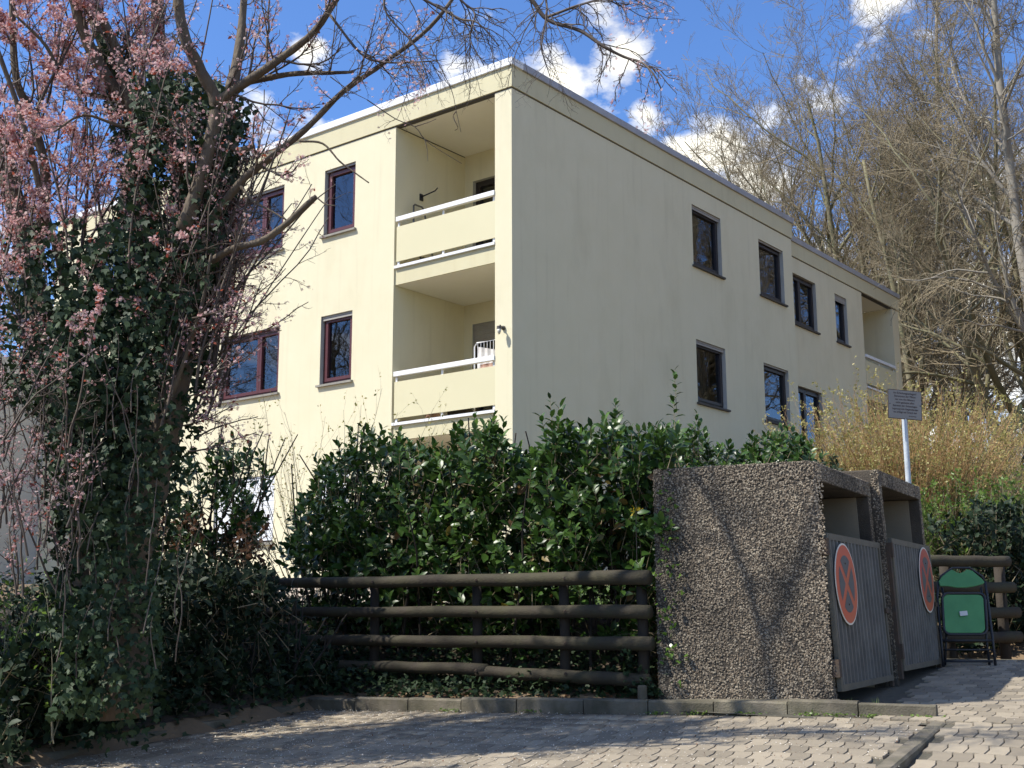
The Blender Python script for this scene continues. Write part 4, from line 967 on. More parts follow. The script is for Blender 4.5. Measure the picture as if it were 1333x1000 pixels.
for lst, per in ((tw[0], 9), (tw[1], 11), (tw[2], 6)):
    for pts, rad in lst:
        x, y, D = proj(np.array(pts[-1]))
        if not (-120 < x < 900 and -50 < y < 760): dens = .0
        elif x > 560: dens = .0
        elif x > 420: dens = .28 if y < 160 else .12
        elif x > 240: dens = .42
        else: dens = 1.7 if y < 420 else .38
        for _ in range(int(per * dens * rnd.uniform(.5, 1.4))):
            k = rnd.random(); i_ = min(int(k * (len(pts) - 1)), len(pts) - 2); f_ = rnd.random(); a, b = pts[i_], pts[i_ + 1]
            p = [a[j] + (b[j] - a[j]) * f_ + rnd.gauss(0, .012) for j in range(3)]
            if noise.noise(Vector(p) * 2.3) < -.12: continue
            PB.append(p)
PB = np.array(PB); n = len(PB); print('blossoms', n, 'twigs', [len(t) for t in tw])
leaves('blossom', 'pink', plum, BLOS, PB, RNG.normal(size=(n, 3)), RNG.normal(size=(n, 3)), RNG.uniform(.012, .025, n))
k = RNG.choice(n, n // 9, replace=False)
leaves('red_leaves', 'redleaf', plum, SMALL, PB[k] + RNG.normal(size=(len(k), 3)) * .01, RNG.normal(size=(len(k), 3)), RNG.normal(size=(len(k), 3)), RNG.uniform(.02, .04, len(k)))

def in_poly(x, y, poly):
    x = np.asarray(x); y = np.asarray(y); c = np.zeros(x.shape, bool); j = len(poly) - 1
    for i_ in range(len(poly)):
        xi, yi = poly[i_]; xj, yj = poly[j]
        c ^= ((yi > y) != (yj > y)) & (x < (xj - xi) * (y - yi) / (yj - yi + 1e-9) + xi); j = i_
    return c
def sample_poly(poly, n, D0, D1, clump=0.0, freq=1.5, Dx=None):
    """points filling the volume of a plant whose outline from the street is the polygon, D0..D1 deep"""
    xs = [p[0] for p in poly]; ys = [p[1] for p in poly]; out = []
    while sum(map(len, out)) < n:
        x = RNG.uniform(min(xs), max(xs), n * 2); y = RNG.uniform(min(ys), max(ys), n * 2); x, y = x[in_poly(x, y, poly)], y[in_poly(x, y, poly)]
        D = RNG.uniform(D0, D1, len(x)) + (Dx(x) if Dx else 0)
        P = np.array([at(a, b, d) for a, b, d in zip(x, y, D)]) if len(x) else np.zeros((0, 3))
        if clump and len(P):
            nn = np.array([noise.noise(Vector(p * freq)) for p in P]); P = P[nn > -0.25 + clump * RNG.uniform(-.3, .3, len(P))]
        out.append(P)
    return np.concatenate(out)[:n]
# ivy: leaves stand off the bark, drooping and facing outwards
ivy = thing('ivy', 'dense dark green ivy wrapping the trunks of the flowering plum tree', 'ivy', at(150, 900, 7.6))
ivy_poly = [(172, 92), (232, 88), (300, 112), (314, 170), (303, 250), (285, 320), (268, 400), (246, 480), (230, 545), (214, 620), (200, 690), (204, 760), (212, 850), (190, 930), (60, 935), (52, 800), (64, 700), (70, 600), (58, 520), (60, 430), (95, 350), (130, 300), (158, 262), (165, 200)]
Pi = np.concatenate([sample_poly(ivy_poly, 12500, 7.15, 8.25, .8, 2.2), sample_poly([(0, 300), (110, 280), (150, 420), (110, 560), (0, 520)], 1500, 7.3, 8.3, 1.2, 2.6)])
# and close round the main stems
for pts, rad in TR[:3]:
    top = int(len(pts) * (.8 if pts is not TR[1][0] else .55)); arr = np.array(pts[:top]); rd = np.array(rad[:top])
    k = RNG.integers(0, top - 1, 2600); f_ = RNG.random((2600, 1)); c_ = arr[k] * (1 - f_) + arr[k + 1] * f_; o_ = RNG.normal(size=(2600, 3)); o_ /= np.linalg.norm(o_, axis=1)[:, None]
    Pi = np.concatenate([Pi, c_ + o_ * (rd[k][:, None] + RNG.uniform(.02, .14, (2600, 1)))])
n = len(Pi); out = -FW[None] * 1.0 + RNG.normal(size=(n, 3)) * .55 + np.array([0, 0, .35])
ax = np.array([0, 0, -.8]) + RNG.normal(size=(n, 3)) * .5
leaves('ivy_leaves', 'ivy', ivy, IVYL, Pi, ax, out, RNG.uniform(.032, .062, n), 300, 'leaf')
vn = []
for _ in range(30):
    x, y = rnd.uniform(70, 230), rnd.uniform(520, 900); p = at(x, y, rnd.uniform(7.1, 7.3)); pp, rr, _d = walk(p, (0, 0, 1), rnd.uniform(.3, .9), .005, .003, 8, .16, .1); vn.append((pp, rr))
tubes('vines', 'twig', ivy, vn, 4)

# bare twigs of a neighbouring branch hanging into the top of the view
over = thing('overhanging_branch', 'bare twiggy branches hanging into the sky in front of the roof corner', 'branch', at(600, -60, 6.6))
OB = [limb('limb', 'twig', over, p, a, b, 8) for p, a, b in [
    ([(640, -60, 6.5), (668, -18, 6.5), (692, 0, 6.5), (713, 26, 6.5), (755, 40, 6.45), (785, 60, 6.4), (812, 74, 6.4), (836, 82, 6.35), (850, 96, 6.3), (861, 116, 6.3)], .017, .004),
    ([(470, -60, 6.6), (520, -20, 6.6), (575, 12, 6.6), (600, 25, 6.55), (622, 30, 6.5), (650, 60, 6.5)], .012, .003),
    ([(713, 22, 6.5), (760, 5, 6.4), (810, -5, 6.4), (850, 12, 6.3)], .009, .003),
    ([(430, 20, 6.9), (470, 70, 6.9), (500, 81, 6.85), (540, 81, 6.8), (570, 79, 6.8)], .009, .004),
    ([(560, -50, 6.6), (600, 0, 6.6), (618, 18, 6.6), (612, 50, 6.55), (630, 85, 6.5)], .009, .003),
    ([(520, -40, 6.5), (500, 10, 6.5), (540, 60, 6.5), (560, 110, 6.45)], .008, .003),
    ([(700, -40, 6.3), (712, 10, 6.3), (705, 60, 6.3), (716, 100, 6.3)], .008, .002)]]
to = [[], [], []]
PO = [dict(n=13, k0=.18, ang=(.5, 1.2), len=(.25, .6), r=.6, rmax=.0048, seg=9, wob=.22, up=-.10, tip=.4),
      dict(n=7, k0=.1, ang=(.4, 1.1), len=(.2, .5), r=.7, rmax=.0028, seg=5, wob=.25, up=-.03, tip=.6),
      dict(n=4, k0=.2, ang=(.5, 1.2), len=(.15, .4), r=.7, rmax=.0022, seg=3, wob=.25, up=0, tip=.6)]
for pts, rad in OB: grow(to, pts, rad, 1.0, 0, PO)
# three single twigs that hang across the balcony opening
for P3 in ([(560, 60), (572, 85), (588, 118), (594, 145), (600, 172)], [(478, 130), (515, 155), (540, 165), (553, 182), (573, 196), (601, 213)], [(553, 182), (556, 195), (557, 210)], [(594, 145), (590, 152), (596, 166), (592, 170)], [(540, 165), (556, 160), (568, 155)], [(430, 100), (455, 118), (478, 130)]):
    W_ = smooth_path([at(x, y, 6.7) for x, y in P3], 3); to[0].append(([tuple(q) for q in W_], [.0036 + (.0016 - .0036) * k / (len(W_) - 1) for k in range(len(W_))]))
tubes('twigs', 'twig', over, to[0] + to[1] + to[2], 4)
PB2 = np.array([p[0][-1] for p in to[2] if 790 < proj(np.array(p[0][-1]))[0] < 880 or 440 < proj(np.array(p[0][-1]))[0] < 560])
if len(PB2): leaves('blossom', 'pink', over, BLOS, PB2[::2] + RNG.normal(size=PB2[::2].shape) * .01, RNG.normal(size=PB2[::2].shape), RNG.normal(size=PB2[::2].shape), RNG.uniform(.014, .022, len(PB2[::2])))

# ------------------------------------------------------------------ evergreen shrubs: shoots ringed with leaves
def shoots(name, m, parent, P, D, per=8, L_=.20, S=(.075, .125), keep=0, stem='oaktwig', tmpl=LAUREL, spread=1.0, stemr=.003, young=None):
    D = D / np.linalg.norm(D, axis=1)[:, None]; n = len(P)
    ref = RNG.normal(size=(n, 3)); a = np.cross(D, ref); a /= np.linalg.norm(a, axis=1)[:, None]; b = np.cross(D, a)
    Ps = []; As = []; Ns = []; Ss = []; isy = []
    Ln = RNG.uniform(.6, 1.2, n) * L_
    for k in range(per):
        f_ = (k + .5) / per; ph = k * 2.4 + RNG.uniform(-.3, .3, n); rad_ = np.cos(ph)[:, None] * a + np.sin(ph)[:, None] * b
        tilt = (1.25 - .75 * f_) * spread + RNG.uniform(-.2, .2, n)
        ax = D * np.cos(tilt)[:, None] + rad_ * np.sin(tilt)[:, None]; nn = D * np.sin(tilt)[:, None] - rad_ * np.cos(tilt)[:, None]
        nn = nn * np.sign((nn @ np.array([0, 0, 1.])) + .3)[:, None]
        Ps.append(P + D * (Ln * f_)[:, None]); As.append(ax); Ns.append(nn + RNG.normal(size=(n, 3)) * .12); Ss.append(RNG.uniform(*S, n) * (1.05 - .3 * f_)); isy.append(np.full(n, f_ > .8))
    Ps, As, Ns, Ss = map(np.concatenate, (Ps, As, Ns, Ss)); isy = np.concatenate(isy)
    if young:
        yy = isy & (np.tile(RNG.random(n), per) < .4); leaves('young_leaves', young, parent, tmpl, Ps[yy], As[yy], Ns[yy], Ss[yy] * .8)
        Ps, As, Ns, Ss = Ps[~yy], As[~yy], Ns[~yy], Ss[~yy]
    leaves(name, m, parent, tmpl, Ps, As, Ns, Ss, keep)
    tubes('stems', stem, parent, [([tuple(p - d * .15), tuple(p + d * l_ * .5), tuple(p + d * l_)], [stemr * 1.6, stemr, stemr * .5]) for p, d, l_ in zip(P, D, Ln)], 3)
def outward(P, up=.8, out=.55, jit=.45):
    n = len(P); return np.array([0, 0, up]) - FW[None] * out + RNG.normal(size=(n, 3)) * jit
hd = lambda x: 9.15 + (845 - x) / 445 * 2.0
top_main = [(372, 700), (392, 650), (420, 600), (455, 575), (482, 560), (510, 570), (545, 578), (580, 590), (600, 560), (640, 552), (665, 590), (700, 585), (722, 548), (760, 560), (800, 545), (830, 572), (870, 560)]
hedge = thing('laurel_hedge', 'tall glossy cherry laurel hedge behind the log fence left of the pebble wall', 'hedge', at(690, 850, 9.8))
top_main = [(x, y + 26) for x, y in top_main]
poly = top_main + [(870, 780), (700, 790), (500, 800), (415, 770), (380, 730)]
Ph = sample_poly(poly, 1500, .0, 1.3, .5, 1.1, hd)
Pt = np.array([at(x + rnd.uniform(-14, 14), y + rnd.uniform(-6, 16), float(hd(x)) + rnd.uniform(0, .9)) for x, y in top_main[2:] for _ in range(9)])
shoots('laurel_leaves', 'laurel', hedge, np.concatenate([Ph, Pt]), np.concatenate([outward(Ph), outward(Pt, 1.3, .1, .35)]), 9, .22, (.08, .14), 300, young='laurel_young')
P_ = np.array([at(x, y, float(hd(x)) + rnd.uniform(.2, .9)) for x, y in ((640, 566), (645, 574), (720, 566), (802, 552), (480, 588), (620, 572))]); shoots('laurel_leaves', 'laurel', hedge, P_, outward(P_, 2, 0, .2), 10, .3, (.07, .11), 0)
st_ = []
for _ in range(46):
    x = rnd.uniform(400, 850); D = float(hd(x)) + rnd.uniform(.2, 1.1); p = at(x, 905, D); p[2] = float(gz(p[0], p[1])) - .05; pp, rr, _d = walk(tuple(p), norm3((rnd.gauss(0, .12), rnd.gauss(0, .12), 1)), rnd.uniform(1.2, 2.0), .016, .006, 8, .06, .02); st_.append((pp, rr))
tubes('stem', 'postwood', hedge, st_, 5)
Pd = sample_poly([(400, 790), (850, 770), (850, 850), (420, 850)], 420, .2, 1.3, .6, 1.6, hd); shoots('lower_leaves', 'laurel', hedge, Pd, outward(Pd, .3, .6, .6), 7, .2, (.06, .11))
Py = sample_poly(poly, 160, .0, .5, .5, 1.1, hd); leaves('yellow_leaves', 'oldleaf', hedge, LAUREL, Py, RNG.normal(size=(160, 3)), -FW + RNG.normal(size=(160, 3)) * .5, RNG.uniform(.06, .11, 160))
hedge2 = thing('rear_laurel', 'tall cherry laurel with a long upright shoot rising behind the pebble-dashed bin shelter', 'shrub', at(950, 800, 12.8))
poly = [(845, 585), (870, 573), (885, 585), (905, 572), (930, 598), (960, 600), (985, 585), (1010, 583), (1035, 585), (1062, 605), (1080, 640), (1080, 760), (845, 760)]
Ph = sample_poly(poly, 520, 12.2, 13.6, .4, 1.1)
shoots('laurel_leaves', 'laurel', hedge2, Ph, outward(Ph, 1.0), 9, .24, (.08, .13), 300, young='laurel_young')
Pt = np.array([at(x + rnd.uniform(-8, 8), y + rnd.uniform(-4, 12), 12.6) for x, y in ((870, 588), (905, 580), (985, 594), (1010, 590), (1030, 592), (1048, 602), (860, 590), (925, 604)) for _ in range(4)]); shoots('laurel_leaves', 'laurel', hedge2, Pt, outward(Pt, 1.6, 0, .3), 9, .3, (.08, .12))
Pt = np.array([at(878, 545, 12.4), at(880, 520, 12.4)]); shoots('laurel_leaves', 'laurel', hedge2, Pt, outward(Pt, 2, 0, .1), 10, .3, (.09, .13), 0)
st_ = [];
for _ in range(16):
    p = at(rnd.uniform(850, 1060), 850, rnd.uniform(12.4, 13.6)); p[2] = float(gz(p[0], p[1])) - .05; pp, rr, _d = walk(tuple(p), norm3((rnd.gauss(0, .1), rnd.gauss(0, .1), 1)), 1.35, .018, .006, 8, .06, .02); st_.append((pp, rr))
tubes('stem', 'postwood', hedge2, st_, 5)
lau = thing('young_laurel', 'smaller laurel bush with open crown between the ivy tree and the hedge', 'shrub', at(280, 900, 10.6))
poly = [(205, 640), (232, 605), (258, 618), (285, 605), (310, 592), (330, 590), (335, 612), (352, 625), (352, 650), (340, 690), (330, 740), (200, 740)]
Ph = sample_poly(poly, 150, 10.1, 10.9, .8, 2.0); shoots('laurel_leaves', 'laurel', lau, Ph, outward(Ph, 1.0), 9, .2, (.07, .11), 200)
st_ = []
for _ in range(12):
    p = at(rnd.uniform(250, 310), 880, rnd.uniform(10.2, 10.8)); p[2] = float(gz(p[0], p[1])) - .05; pp, rr, _d = walk(tuple(p), norm3((rnd.gauss(0, .2), rnd.gauss(0, .2), 1)), 1.9, .014, .005, 9, .08, .02); st_.append((pp, rr))
tubes('stem', 'postwood', lau, st_, 5)
Pb = sample_poly([(190, 690), (240, 680), (350, 690), (352, 770), (190, 770)], 120, 9.9, 10.6, 1.0, 2.2); nb = len(Pb)
dry = thing('withered_shrub', 'low shrub with brown withered leaves under the young laurel bush', 'shrub', at(270, 850, 10.2))
shoots('brown_leaves', 'brownleaf', dry, Pb, outward(Pb, .8), 6, .16, (.04, .08))
und = thing('rhododendron', 'dark rhododendron thicket filling the shaded bed at the foot of the ivy tree', 'shrub', at(200, 930, 8.4))
poly = [(60, 800), (120, 780), (200, 745), (250, 735), (330, 745), (365, 770), (400, 830), (440, 880), (420, 910), (300, 930), (180, 955), (60, 980), (0, 1005), (0, 860)]
Ph = sample_poly(poly, 1150, .0, .9, .4, 1.3, lambda x: 7.2 + np.clip(x, 0, 440) / 440 * 3.3)
shoots('rhododendron_leaves', 'rhodo', und, Ph, outward(Ph, .7, .7, .6), 8, .16, (.06, .115), 300)
st_ = []
for _ in range(30):
    x = rnd.uniform(20, 420); D = 7.9 + x / 440 * 2.8; p = at(x, 950, D); p[2] = float(gz(p[0], p[1])) - .05; pp, rr, _d = walk(tuple(p), norm3((rnd.gauss(0, .3), rnd.gauss(0, .3), 1)), rnd.uniform(.5, 1.0), .014, .005, 7, .1, .02); st_.append((pp, rr))
tubes('stem', 'postwood', und, st_, 5)
# light green weedy shoots at the left edge
wd = thing('weedy_shrub', 'thin stemmed shrub with fresh yellow-green leaves at the left edge of the yard', 'shrub', at(40, 960, 7.0))
ws = [[], []]
for _ in range(34):
    x = rnd.uniform(-30, 80); p = at(x, rnd.uniform(900, 985), rnd.uniform(7.3, 8.0)); pp, rr, _d = walk(tuple(p), norm3((rnd.gauss(0, .2), rnd.gauss(0, .2), 1)), rnd.uniform(.4, 1.0), .005, .002, 9, .12, .02); ws[0].append((pp, rr))
    grow(ws, pp, rr, .35, 1, [None, dict(n=6, k0=.2, ang=(.4, 1), len=(.4, 1), r=.6, rmax=.003, seg=4, wob=.2, up=.05, tip=.5)])
tubes('stems', 'pale_twig', wd, ws[0] + ws[1], 4)
Pw = np.array([[a + rnd.gauss(0, .015) for a in p[i_]] for p, r_ in ws[0] + ws[1] for i_ in range(1, len(p)) for _ in range(1)])
n = len(Pw); leaves('leaves', 'greenleaf', wd, SMALL, Pw, RNG.normal(size=(n, 3)), RNG.normal(size=(n, 3)) + [0, 0, 1], RNG.uniform(.02, .05, n))

# ------------------------------------------------------------------ bare woodland behind
def bare_tree(name, label, bm_, tm, H, style):
    root = thing(name, label, 'tree', (0, 0, 0), 'bare trees of the wood behind the house')
    out = [[], [], [], [], []]
    if style == 'oak':
        pts, rad, _d = walk((0, 0, -.5), norm3((.06, .03, 1)), H * .62, H * .0145, H * .0025, 10, .05, .08)
        P = [dict(n=12, k0=.14, ang=(.55, 1.15), len=(.75, 1.1), r=.78, seg=10, wob=.15, up=.08, tip=.22),
             dict(n=8, k0=.2, ang=(.5, 1.0), len=(.35, .65), r=.6, seg=7, wob=.16, up=.07, tip=.3),
             dict(n=7, k0=.12, ang=(.45, 1.0), len=(.35, .6), r=.6, seg=5, wob=.18, up=.06, tip=.4),
             dict(n=5, k0=.1, ang=(.4, .9), len=(.4, .65), r=.65, seg=4, wob=.18, up=.06, tip=.5),
             dict(n=4, k0=.1, ang=(.35, .9), len=(.4, .7), r=.75, seg=2, wob=.15, up=.05, tip=.6)]
        L0 = H * .60
    elif style == 'ash':
        pts, rad, _d = walk((0, 0, -.5), norm3((.03, .03, 1)), H * .9, H * .0095, H * .003, 14, .035, .07)
        P = [dict(n=16, k0=.25, ang=(.45, .9), len=(.7, 1.0), r=.6, seg=9, wob=.10, up=.10, tip=.25),
             dict(n=8, k0=.2, ang=(.4, .9), len=(.35, .6), r=.6, seg=6, wob=.13, up=.07, tip=.3),
             dict(n=7, k0=.12, ang=(.4, .9), len=(.35, .6), r=.6, seg=4, wob=.15, up=.06, tip=.4),
             dict(n=6, k0=.1, ang=(.35, .9), len=(.4, .65), r=.7, seg=3, wob=.15, up=.04, tip=.5),
             dict(n=2, k0=.1, ang=(.35, .8), len=(.4, .6), r=.75, seg=2, wob=.15, up=.02, tip=.6)]
        L0 = H * .33
    else:
        pts, rad, _d = walk((0, 0, -.5), norm3((.05, -.03, 1)), H * .95, H * .009, H * .002, 14, .04, .06)
        P = [dict(n=20, k0=.22, ang=(.4, .8), len=(.6, .95), r=.5, seg=8, wob=.10, up=.05, tip=.3),
             dict(n=8, k0=.15, ang=(.4, .9), len=(.35, .6), r=.55, seg=6, wob=.13, up=-.03, tip=.35),
             dict(n=7, k0=.12, ang=(.4, .9), len=(.4, .65), r=.6, seg=5, wob=.13, up=-.10, tip=.5),
             dict(n=5, k0=.1, ang=(.3, .8), len=(.45, .8), r=.75, seg=4, wob=.12, up=-.16, tip=.6),
             dict(n=0, k0=.1, ang=(.3, .8), len=(.45, .8), r=.75, seg=4, wob=.12, up=-.16, tip=.6)]
        L0 = H * .26
    grow(out, pts, rad, L0, 0, P)
    mbt = MB(); mbt.tube(pts, rad, 12); mbt.build('trunk', M[bm_], root, smooth=True)
    tubes('limbs', bm_, root, out[0] + out[1], 6, False)
    fine = [(p, [max(a, .0045) for a in r_]) for p, r_ in out[2] + out[3] + out[4]]
    tubes('twigs', tm, root, fine, 3)
    lst = out[4] or out[3]
    pb = np.array([p[-1] for p, r_ in lst]); pb = pb[::4]; n = len(pb)
    leaves('buds', 'oakbud', root, SMALL, pb, RNG.normal(size=(n, 3)), RNG.normal(size=(n, 3)), RNG.uniform(.02, .04, n))
    print(name, [len(o_) for o_ in out]); return root
def copy_thing(r0, label=None):
    c = r0.copy(); C.objects.link(c)
    if label: c['label'] = label
    for ch_ in list(r0.children):
        d = ch_.copy(); C.objects.link(d); d.parent = c
    return c
protos = [bare_tree('oak_tree', '', 'oakbark', 'oaktwig', 20, 'oak'), bare_tree('oak_tree', '', 'oakbark', 'oaktwig', 18, 'oak'),
          bare_tree('ash_tree', '', 'oakbark', 'oaktwig', 21, 'ash'), bare_tree('birch_tree', '', 'birchbark', 'oaktwig', 20, 'birch')]
#  px of the foot, distance, variant, height factor, turn, lean, label
wood = [(1005, 54, 0, 1.25, 150, 'low bare oak behind the middle of the long roof'),
        (1085, 48, 1, 1.42, 310, 'spreading bare oak reaching furthest left over the long roof'),
        (1120, 48, 0, 1.30, 40, 'broad bare oak whose crown rises above the flat roof of the house'),
        (1205, 46, 1, 1.12, 100, 'bare oak with mossy limbs just beyond the far end of the roof'),
        (1188, 40, 2, .78, 10, 'slim pale trunk rising above the notice sign'),
        (1228, 38, 2, .80, 130, 'twin pale trunk standing right of the notice sign'),
        (1275, 40, 3, 1.15, 70, 'bare birch with hanging twigs against the blue sky'),
        (1375, 38, 0, 1.0, 250, 'bare oak at the right with thick crooked limbs'),
        (1385, 31, 3, 1.15, 20, 'white limbed birch at the right edge of the view'),
        (1300, 62, 2, 1.15, 200, 'distant bare ash far back at the right')]
used = [False] * 4
def plant(v, x, y, hf, turn, label, lean=(0, 0)):
    r_ = protos[v] if not used[v] else copy_thing(protos[v]); used[v] = True
    r_['label'] = label; r_.location = (x, y, float(gz(x, y))); r_.rotation_euler = (lean[0], lean[1], math.radians(turn)); r_.scale = (hf, hf, hf); return r_
for px, D, v, hf, turn, label in wood:
    p = at(px, 795, D); plant(v, p[0], p[1], hf, turn, label)
extra = [(9.5, 23, 0, .95, 'bare oak beside the far wing of the house'), (13, 28, 1, 1.0, 'second bare oak beyond the far wing of the house'), (15, 34, 2, 1.0, 'bare ash in the wood beside the house beyond the right edge'), (21, 30, 0, .9, 'bare oak in the wood beyond the right edge'), 
         (25, 18, 3, 1.0, 'bare birch beside the drive beyond the right edge'), (18, 12, 2, .9, 'bare ash beside the drive'), (27, 6, 0, .9, 'bare oak beside the drive'), (20, 2, 1, .8, 'bare oak by the drive beyond the right edge'), (19, 22, 0, 1.0, 'bare oak deep in the wood at the right'), (30, 26, 2, 1.0, 'bare ash deep in the wood at the right'),
         (-24, -19, 0, .85, 'bare oak across the street at the left'), (-16, -28, 2, .8, 'bare ash across the street at the left'), (-31, -12, 1, .9, 'bare oak further along the street at the left')]
for x, y, v, hf, label in extra: plant(v, x, y, hf, (x * 37) % 360, label)
# the trees that stand just outside the left edge and dapple the yard with their shade
shade = [(-10.2, 9.9, 0, .66, 200), (-9.0, 11.5, 2, .5, 10)]
for k, (lat, D, v, hf, turn) in enumerate(shade):
    p = CAM + RT * lat + FW * D; plant(v, p[0], p[1], hf, turn, ['bare oak just left of the view', 'second bare oak left of the view', 'bare ash left of the view', 'bare oak behind the left hand bed'][k])

def twig_bush(name, label, x, y, n, h, spread, mt, lm, r=.005, leafn=4, lsz=(.015, .035), zoff=0, lean=(0, 0), sub=5, kf=.45):
    root = thing(name, label, 'shrub', (x, y, float(gz(x, y))))
    out = [[], []]; z0 = float(gz(x, y))
    for _ in range(n):
        a = rnd.uniform(0, 6.283); q = spread * math.sqrt(rnd.random()); d = norm3((math.cos(a) * q + lean[0], math.sin(a) * q + lean[1], 1)); l_ = h * rnd.uniform(.7, 1.12) / max(.6, 1)
        b = .25 * q / max(spread, .01)
        pp, rr, _d = walk((x + b * math.cos(a), y + b * math.sin(a), z0 - .05), d, l_, r * rnd.uniform(.7, 1.4), r * .35, 9, .05, .015); out[0].append((pp, rr))
        if sub: grow(out, pp, rr, h * .30, 1, [None, dict(n=sub, k0=.25, ang=(.25, .7), len=(.4, 1), r=.6, rmax=r * .6, seg=4, wob=.10, up=.06, tip=.5)])
    tubes('stems', mt, root, out[0] + out[1], 3)
    Pp = []
    for pts, rad in out[0] + out[1]:
        for _ in range(leafn):
            k = kf + (1 - kf) * math.sqrt(rnd.random()); i_ = min(int(k * (len(pts) - 1)), len(pts) - 2); f_ = rnd.random(); Pp.append([pts[i_][j] + (pts[i_ + 1][j] - pts[i_][j]) * f_ + rnd.gauss(0, .008) for j in range(3)])
    if Pp:
        Pp = np.array(Pp); m_ = len(Pp); leaves('leaves', lm, root, SMALL, Pp, RNG.normal(size=(m_, 3)) + [0, 0, .6], RNG.normal(size=(m_, 3)), RNG.uniform(*lsz, m_))
    return root
p = at(1185, 800, 15.6); twig_bush('twiggy_shrub', 'large rounded shrub of fine orange-tan twigs with yellow-green buds behind the notice sign', p[0], p[1], 760, 2.55, .66, 'tan_twig', 'forsythia', .0065, 7, (.022, .05), sub=5, kf=.62)
p = at(1118, 800, 17.0); twig_bush('budding_shrub', 'loose shrub with pale yellow buds before the wing of the house', p[0], p[1], 90, 2.3, .5, 'tan_twig', 'forsythia', .007, 6, (.02, .045), kf=.4)
p = at(1275, 800, 19.0); twig_bush('budding_shrub', 'yellow-green budding shrub right of the tan twiggy shrub', p[0], p[1], 200, 2.6, .55, 'pale_twig', 'forsythia', .008, 6, (.025, .055), kf=.35)
p = at(1252, 800, 14.2); twig_bush('leafy_shrub', 'bright light green shrub above the garden fence', p[0], p[1], 150, 1.35, .5, 'pale_twig', 'greenleaf', .006, 8, (.03, .06), kf=.35)
p = at(1345, 800, 14.8); twig_bush('leafy_shrub', 'light green bush at the right edge above the garden fence', p[0], p[1], 150, 1.45, .6, 'pale_twig', 'greenleaf', .006, 7, (.03, .06), kf=.35)
p = at(1330, 800, 20); twig_bush('twiggy_shrub', 'brown bare shrub at the right edge below the birches', p[0], p[1], 240, 3.0, .7, 'pale_twig', 'forsythia', .009, 2, (.02, .04))
p = at(1225, 800, 25); twig_bush('twiggy_shrub', 'far brown bare shrub at the feet of the twin pale trunks', p[0], p[1], 200, 3.2, .9, 'oaktwig', 'forsythia', .010, 4, (.03, .06))
p = at(412, 800, 13.2); twig_bush('budding_shrub', 'airy shrub with thin pale budding twigs before the sunlit house front', p[0], p[1], 34, 2.45, .72, 'pale_twig', 'forsythia', .0055, 4, (.022, .045), sub=9, kf=.3)
# evergreens behind the drive fence, plus unseen shade casters at the left
def evergreen(name, label, poly, D0, D1, n, m, S=(.06, .11), clump=.5, L_=.2, keep=0):
    P = sample_poly(poly, n, D0, D1, clump, 1.3); cx = P.mean(0); root = thing(name, label, 'shrub', (cx[0], cx[1], float(gz(cx[0], cx[1])))); shoots('leaves_mass', m, root, P, outward(P, .9), 8, L_, S, keep)
    st_ = []
    for _ in range(10):
        q = P[RNG.integers(0, len(P))]; z0 = float(gz(q[0], q[1])) - .05; st_.append(([(q[0], q[1], z0), (q[0] + .05, q[1], (z0 + q[2]) / 2), (q[0], q[1] + .05, max(q[2], z0 + .2))], [.02, .015, .008]))
    tubes('stem', 'postwood', root, st_, 5)
    return root
evergreen('rhododendron', 'dark glossy evergreen shrub behind the garden fence at the green chair', [(1215, 690), (1240, 680), (1285, 668), (1345, 672), (1345, 850), (1215, 850)], 12.7, 13.9, 520, 'rhodo', (.08, .13), keep=100)
evergreen('yew_tree', 'dark conifer at the right edge behind the budding shrubs', [(1290, 600), (1310, 560), (1350, 540), (1400, 560), (1400, 700), (1290, 700)], 21, 24, 420, 'rhodo', (.10, .2), .5, .4)
evergreen('holly_bush', 'dark evergreen bush, unseen, added left of the view to shade the bed and paving', [(-420, 420), (-250, 250), (-120, 380), (-70, 700), (-90, 950), (-420, 950)], 7.3, 8.5, 620, 'rhodo', (.07, .12), .7, .22)  # out of view, added to darken the left bed and paving
evergreen('added_shade_tree', 'dark evergreen tree, unseen, added left of the view to shade the hedge', [(-330, -100), (-180, -260), (-70, -120), (-60, 420), (-80, 760), (-330, 760), (-420, 400)], 9.6, 11.3, 1500, 'rhodo', (.07, .12), .9, .25)  # out of view, added and sized so its shadow crosses the hedge
evergreen('holly_bush', 'dark evergreen bush between the rear laurel and the tan shrub', [(1062, 640), (1085, 600), (1110, 640), (1120, 700), (1060, 720)], 14.2, 15.2, 90, 'rhodo', (.06, .1))
# green understorey beyond the house end, seen between the trunks
def mass(name, label, pxs, Ds, n, h, m, S):
    P = []
    for _ in range(n):
        px = rnd.uniform(*pxs); D = rnd.uniform(*Ds); p = at(px, 795, D); z0 = float(gz(p[0], p[1])); P.append((p[0], p[1], z0 + h * rnd.random() * (.6 + .6 * (noise.noise(Vector((p[0] * .3, p[1] * .3, 2))) + .5))))
    P = np.array(P); o = leaves(name, m, None, SMALL, P, RNG.normal(size=(n, 3)), RNG.normal(size=(n, 3)), RNG.uniform(*S, n)); o['label'] = label; return o
us = mass('undergrowth', 'brownish green undergrowth of the wood', (1000, 1900), (26, 60), 12000, 2.2, 'ivy', (.10, .28))
us2 = mass('brown_undergrowth', 'tan scrub of the wood floor', (1000, 1900), (24, 60), 12000, 3.2, 'oakbud', (.08, .24))

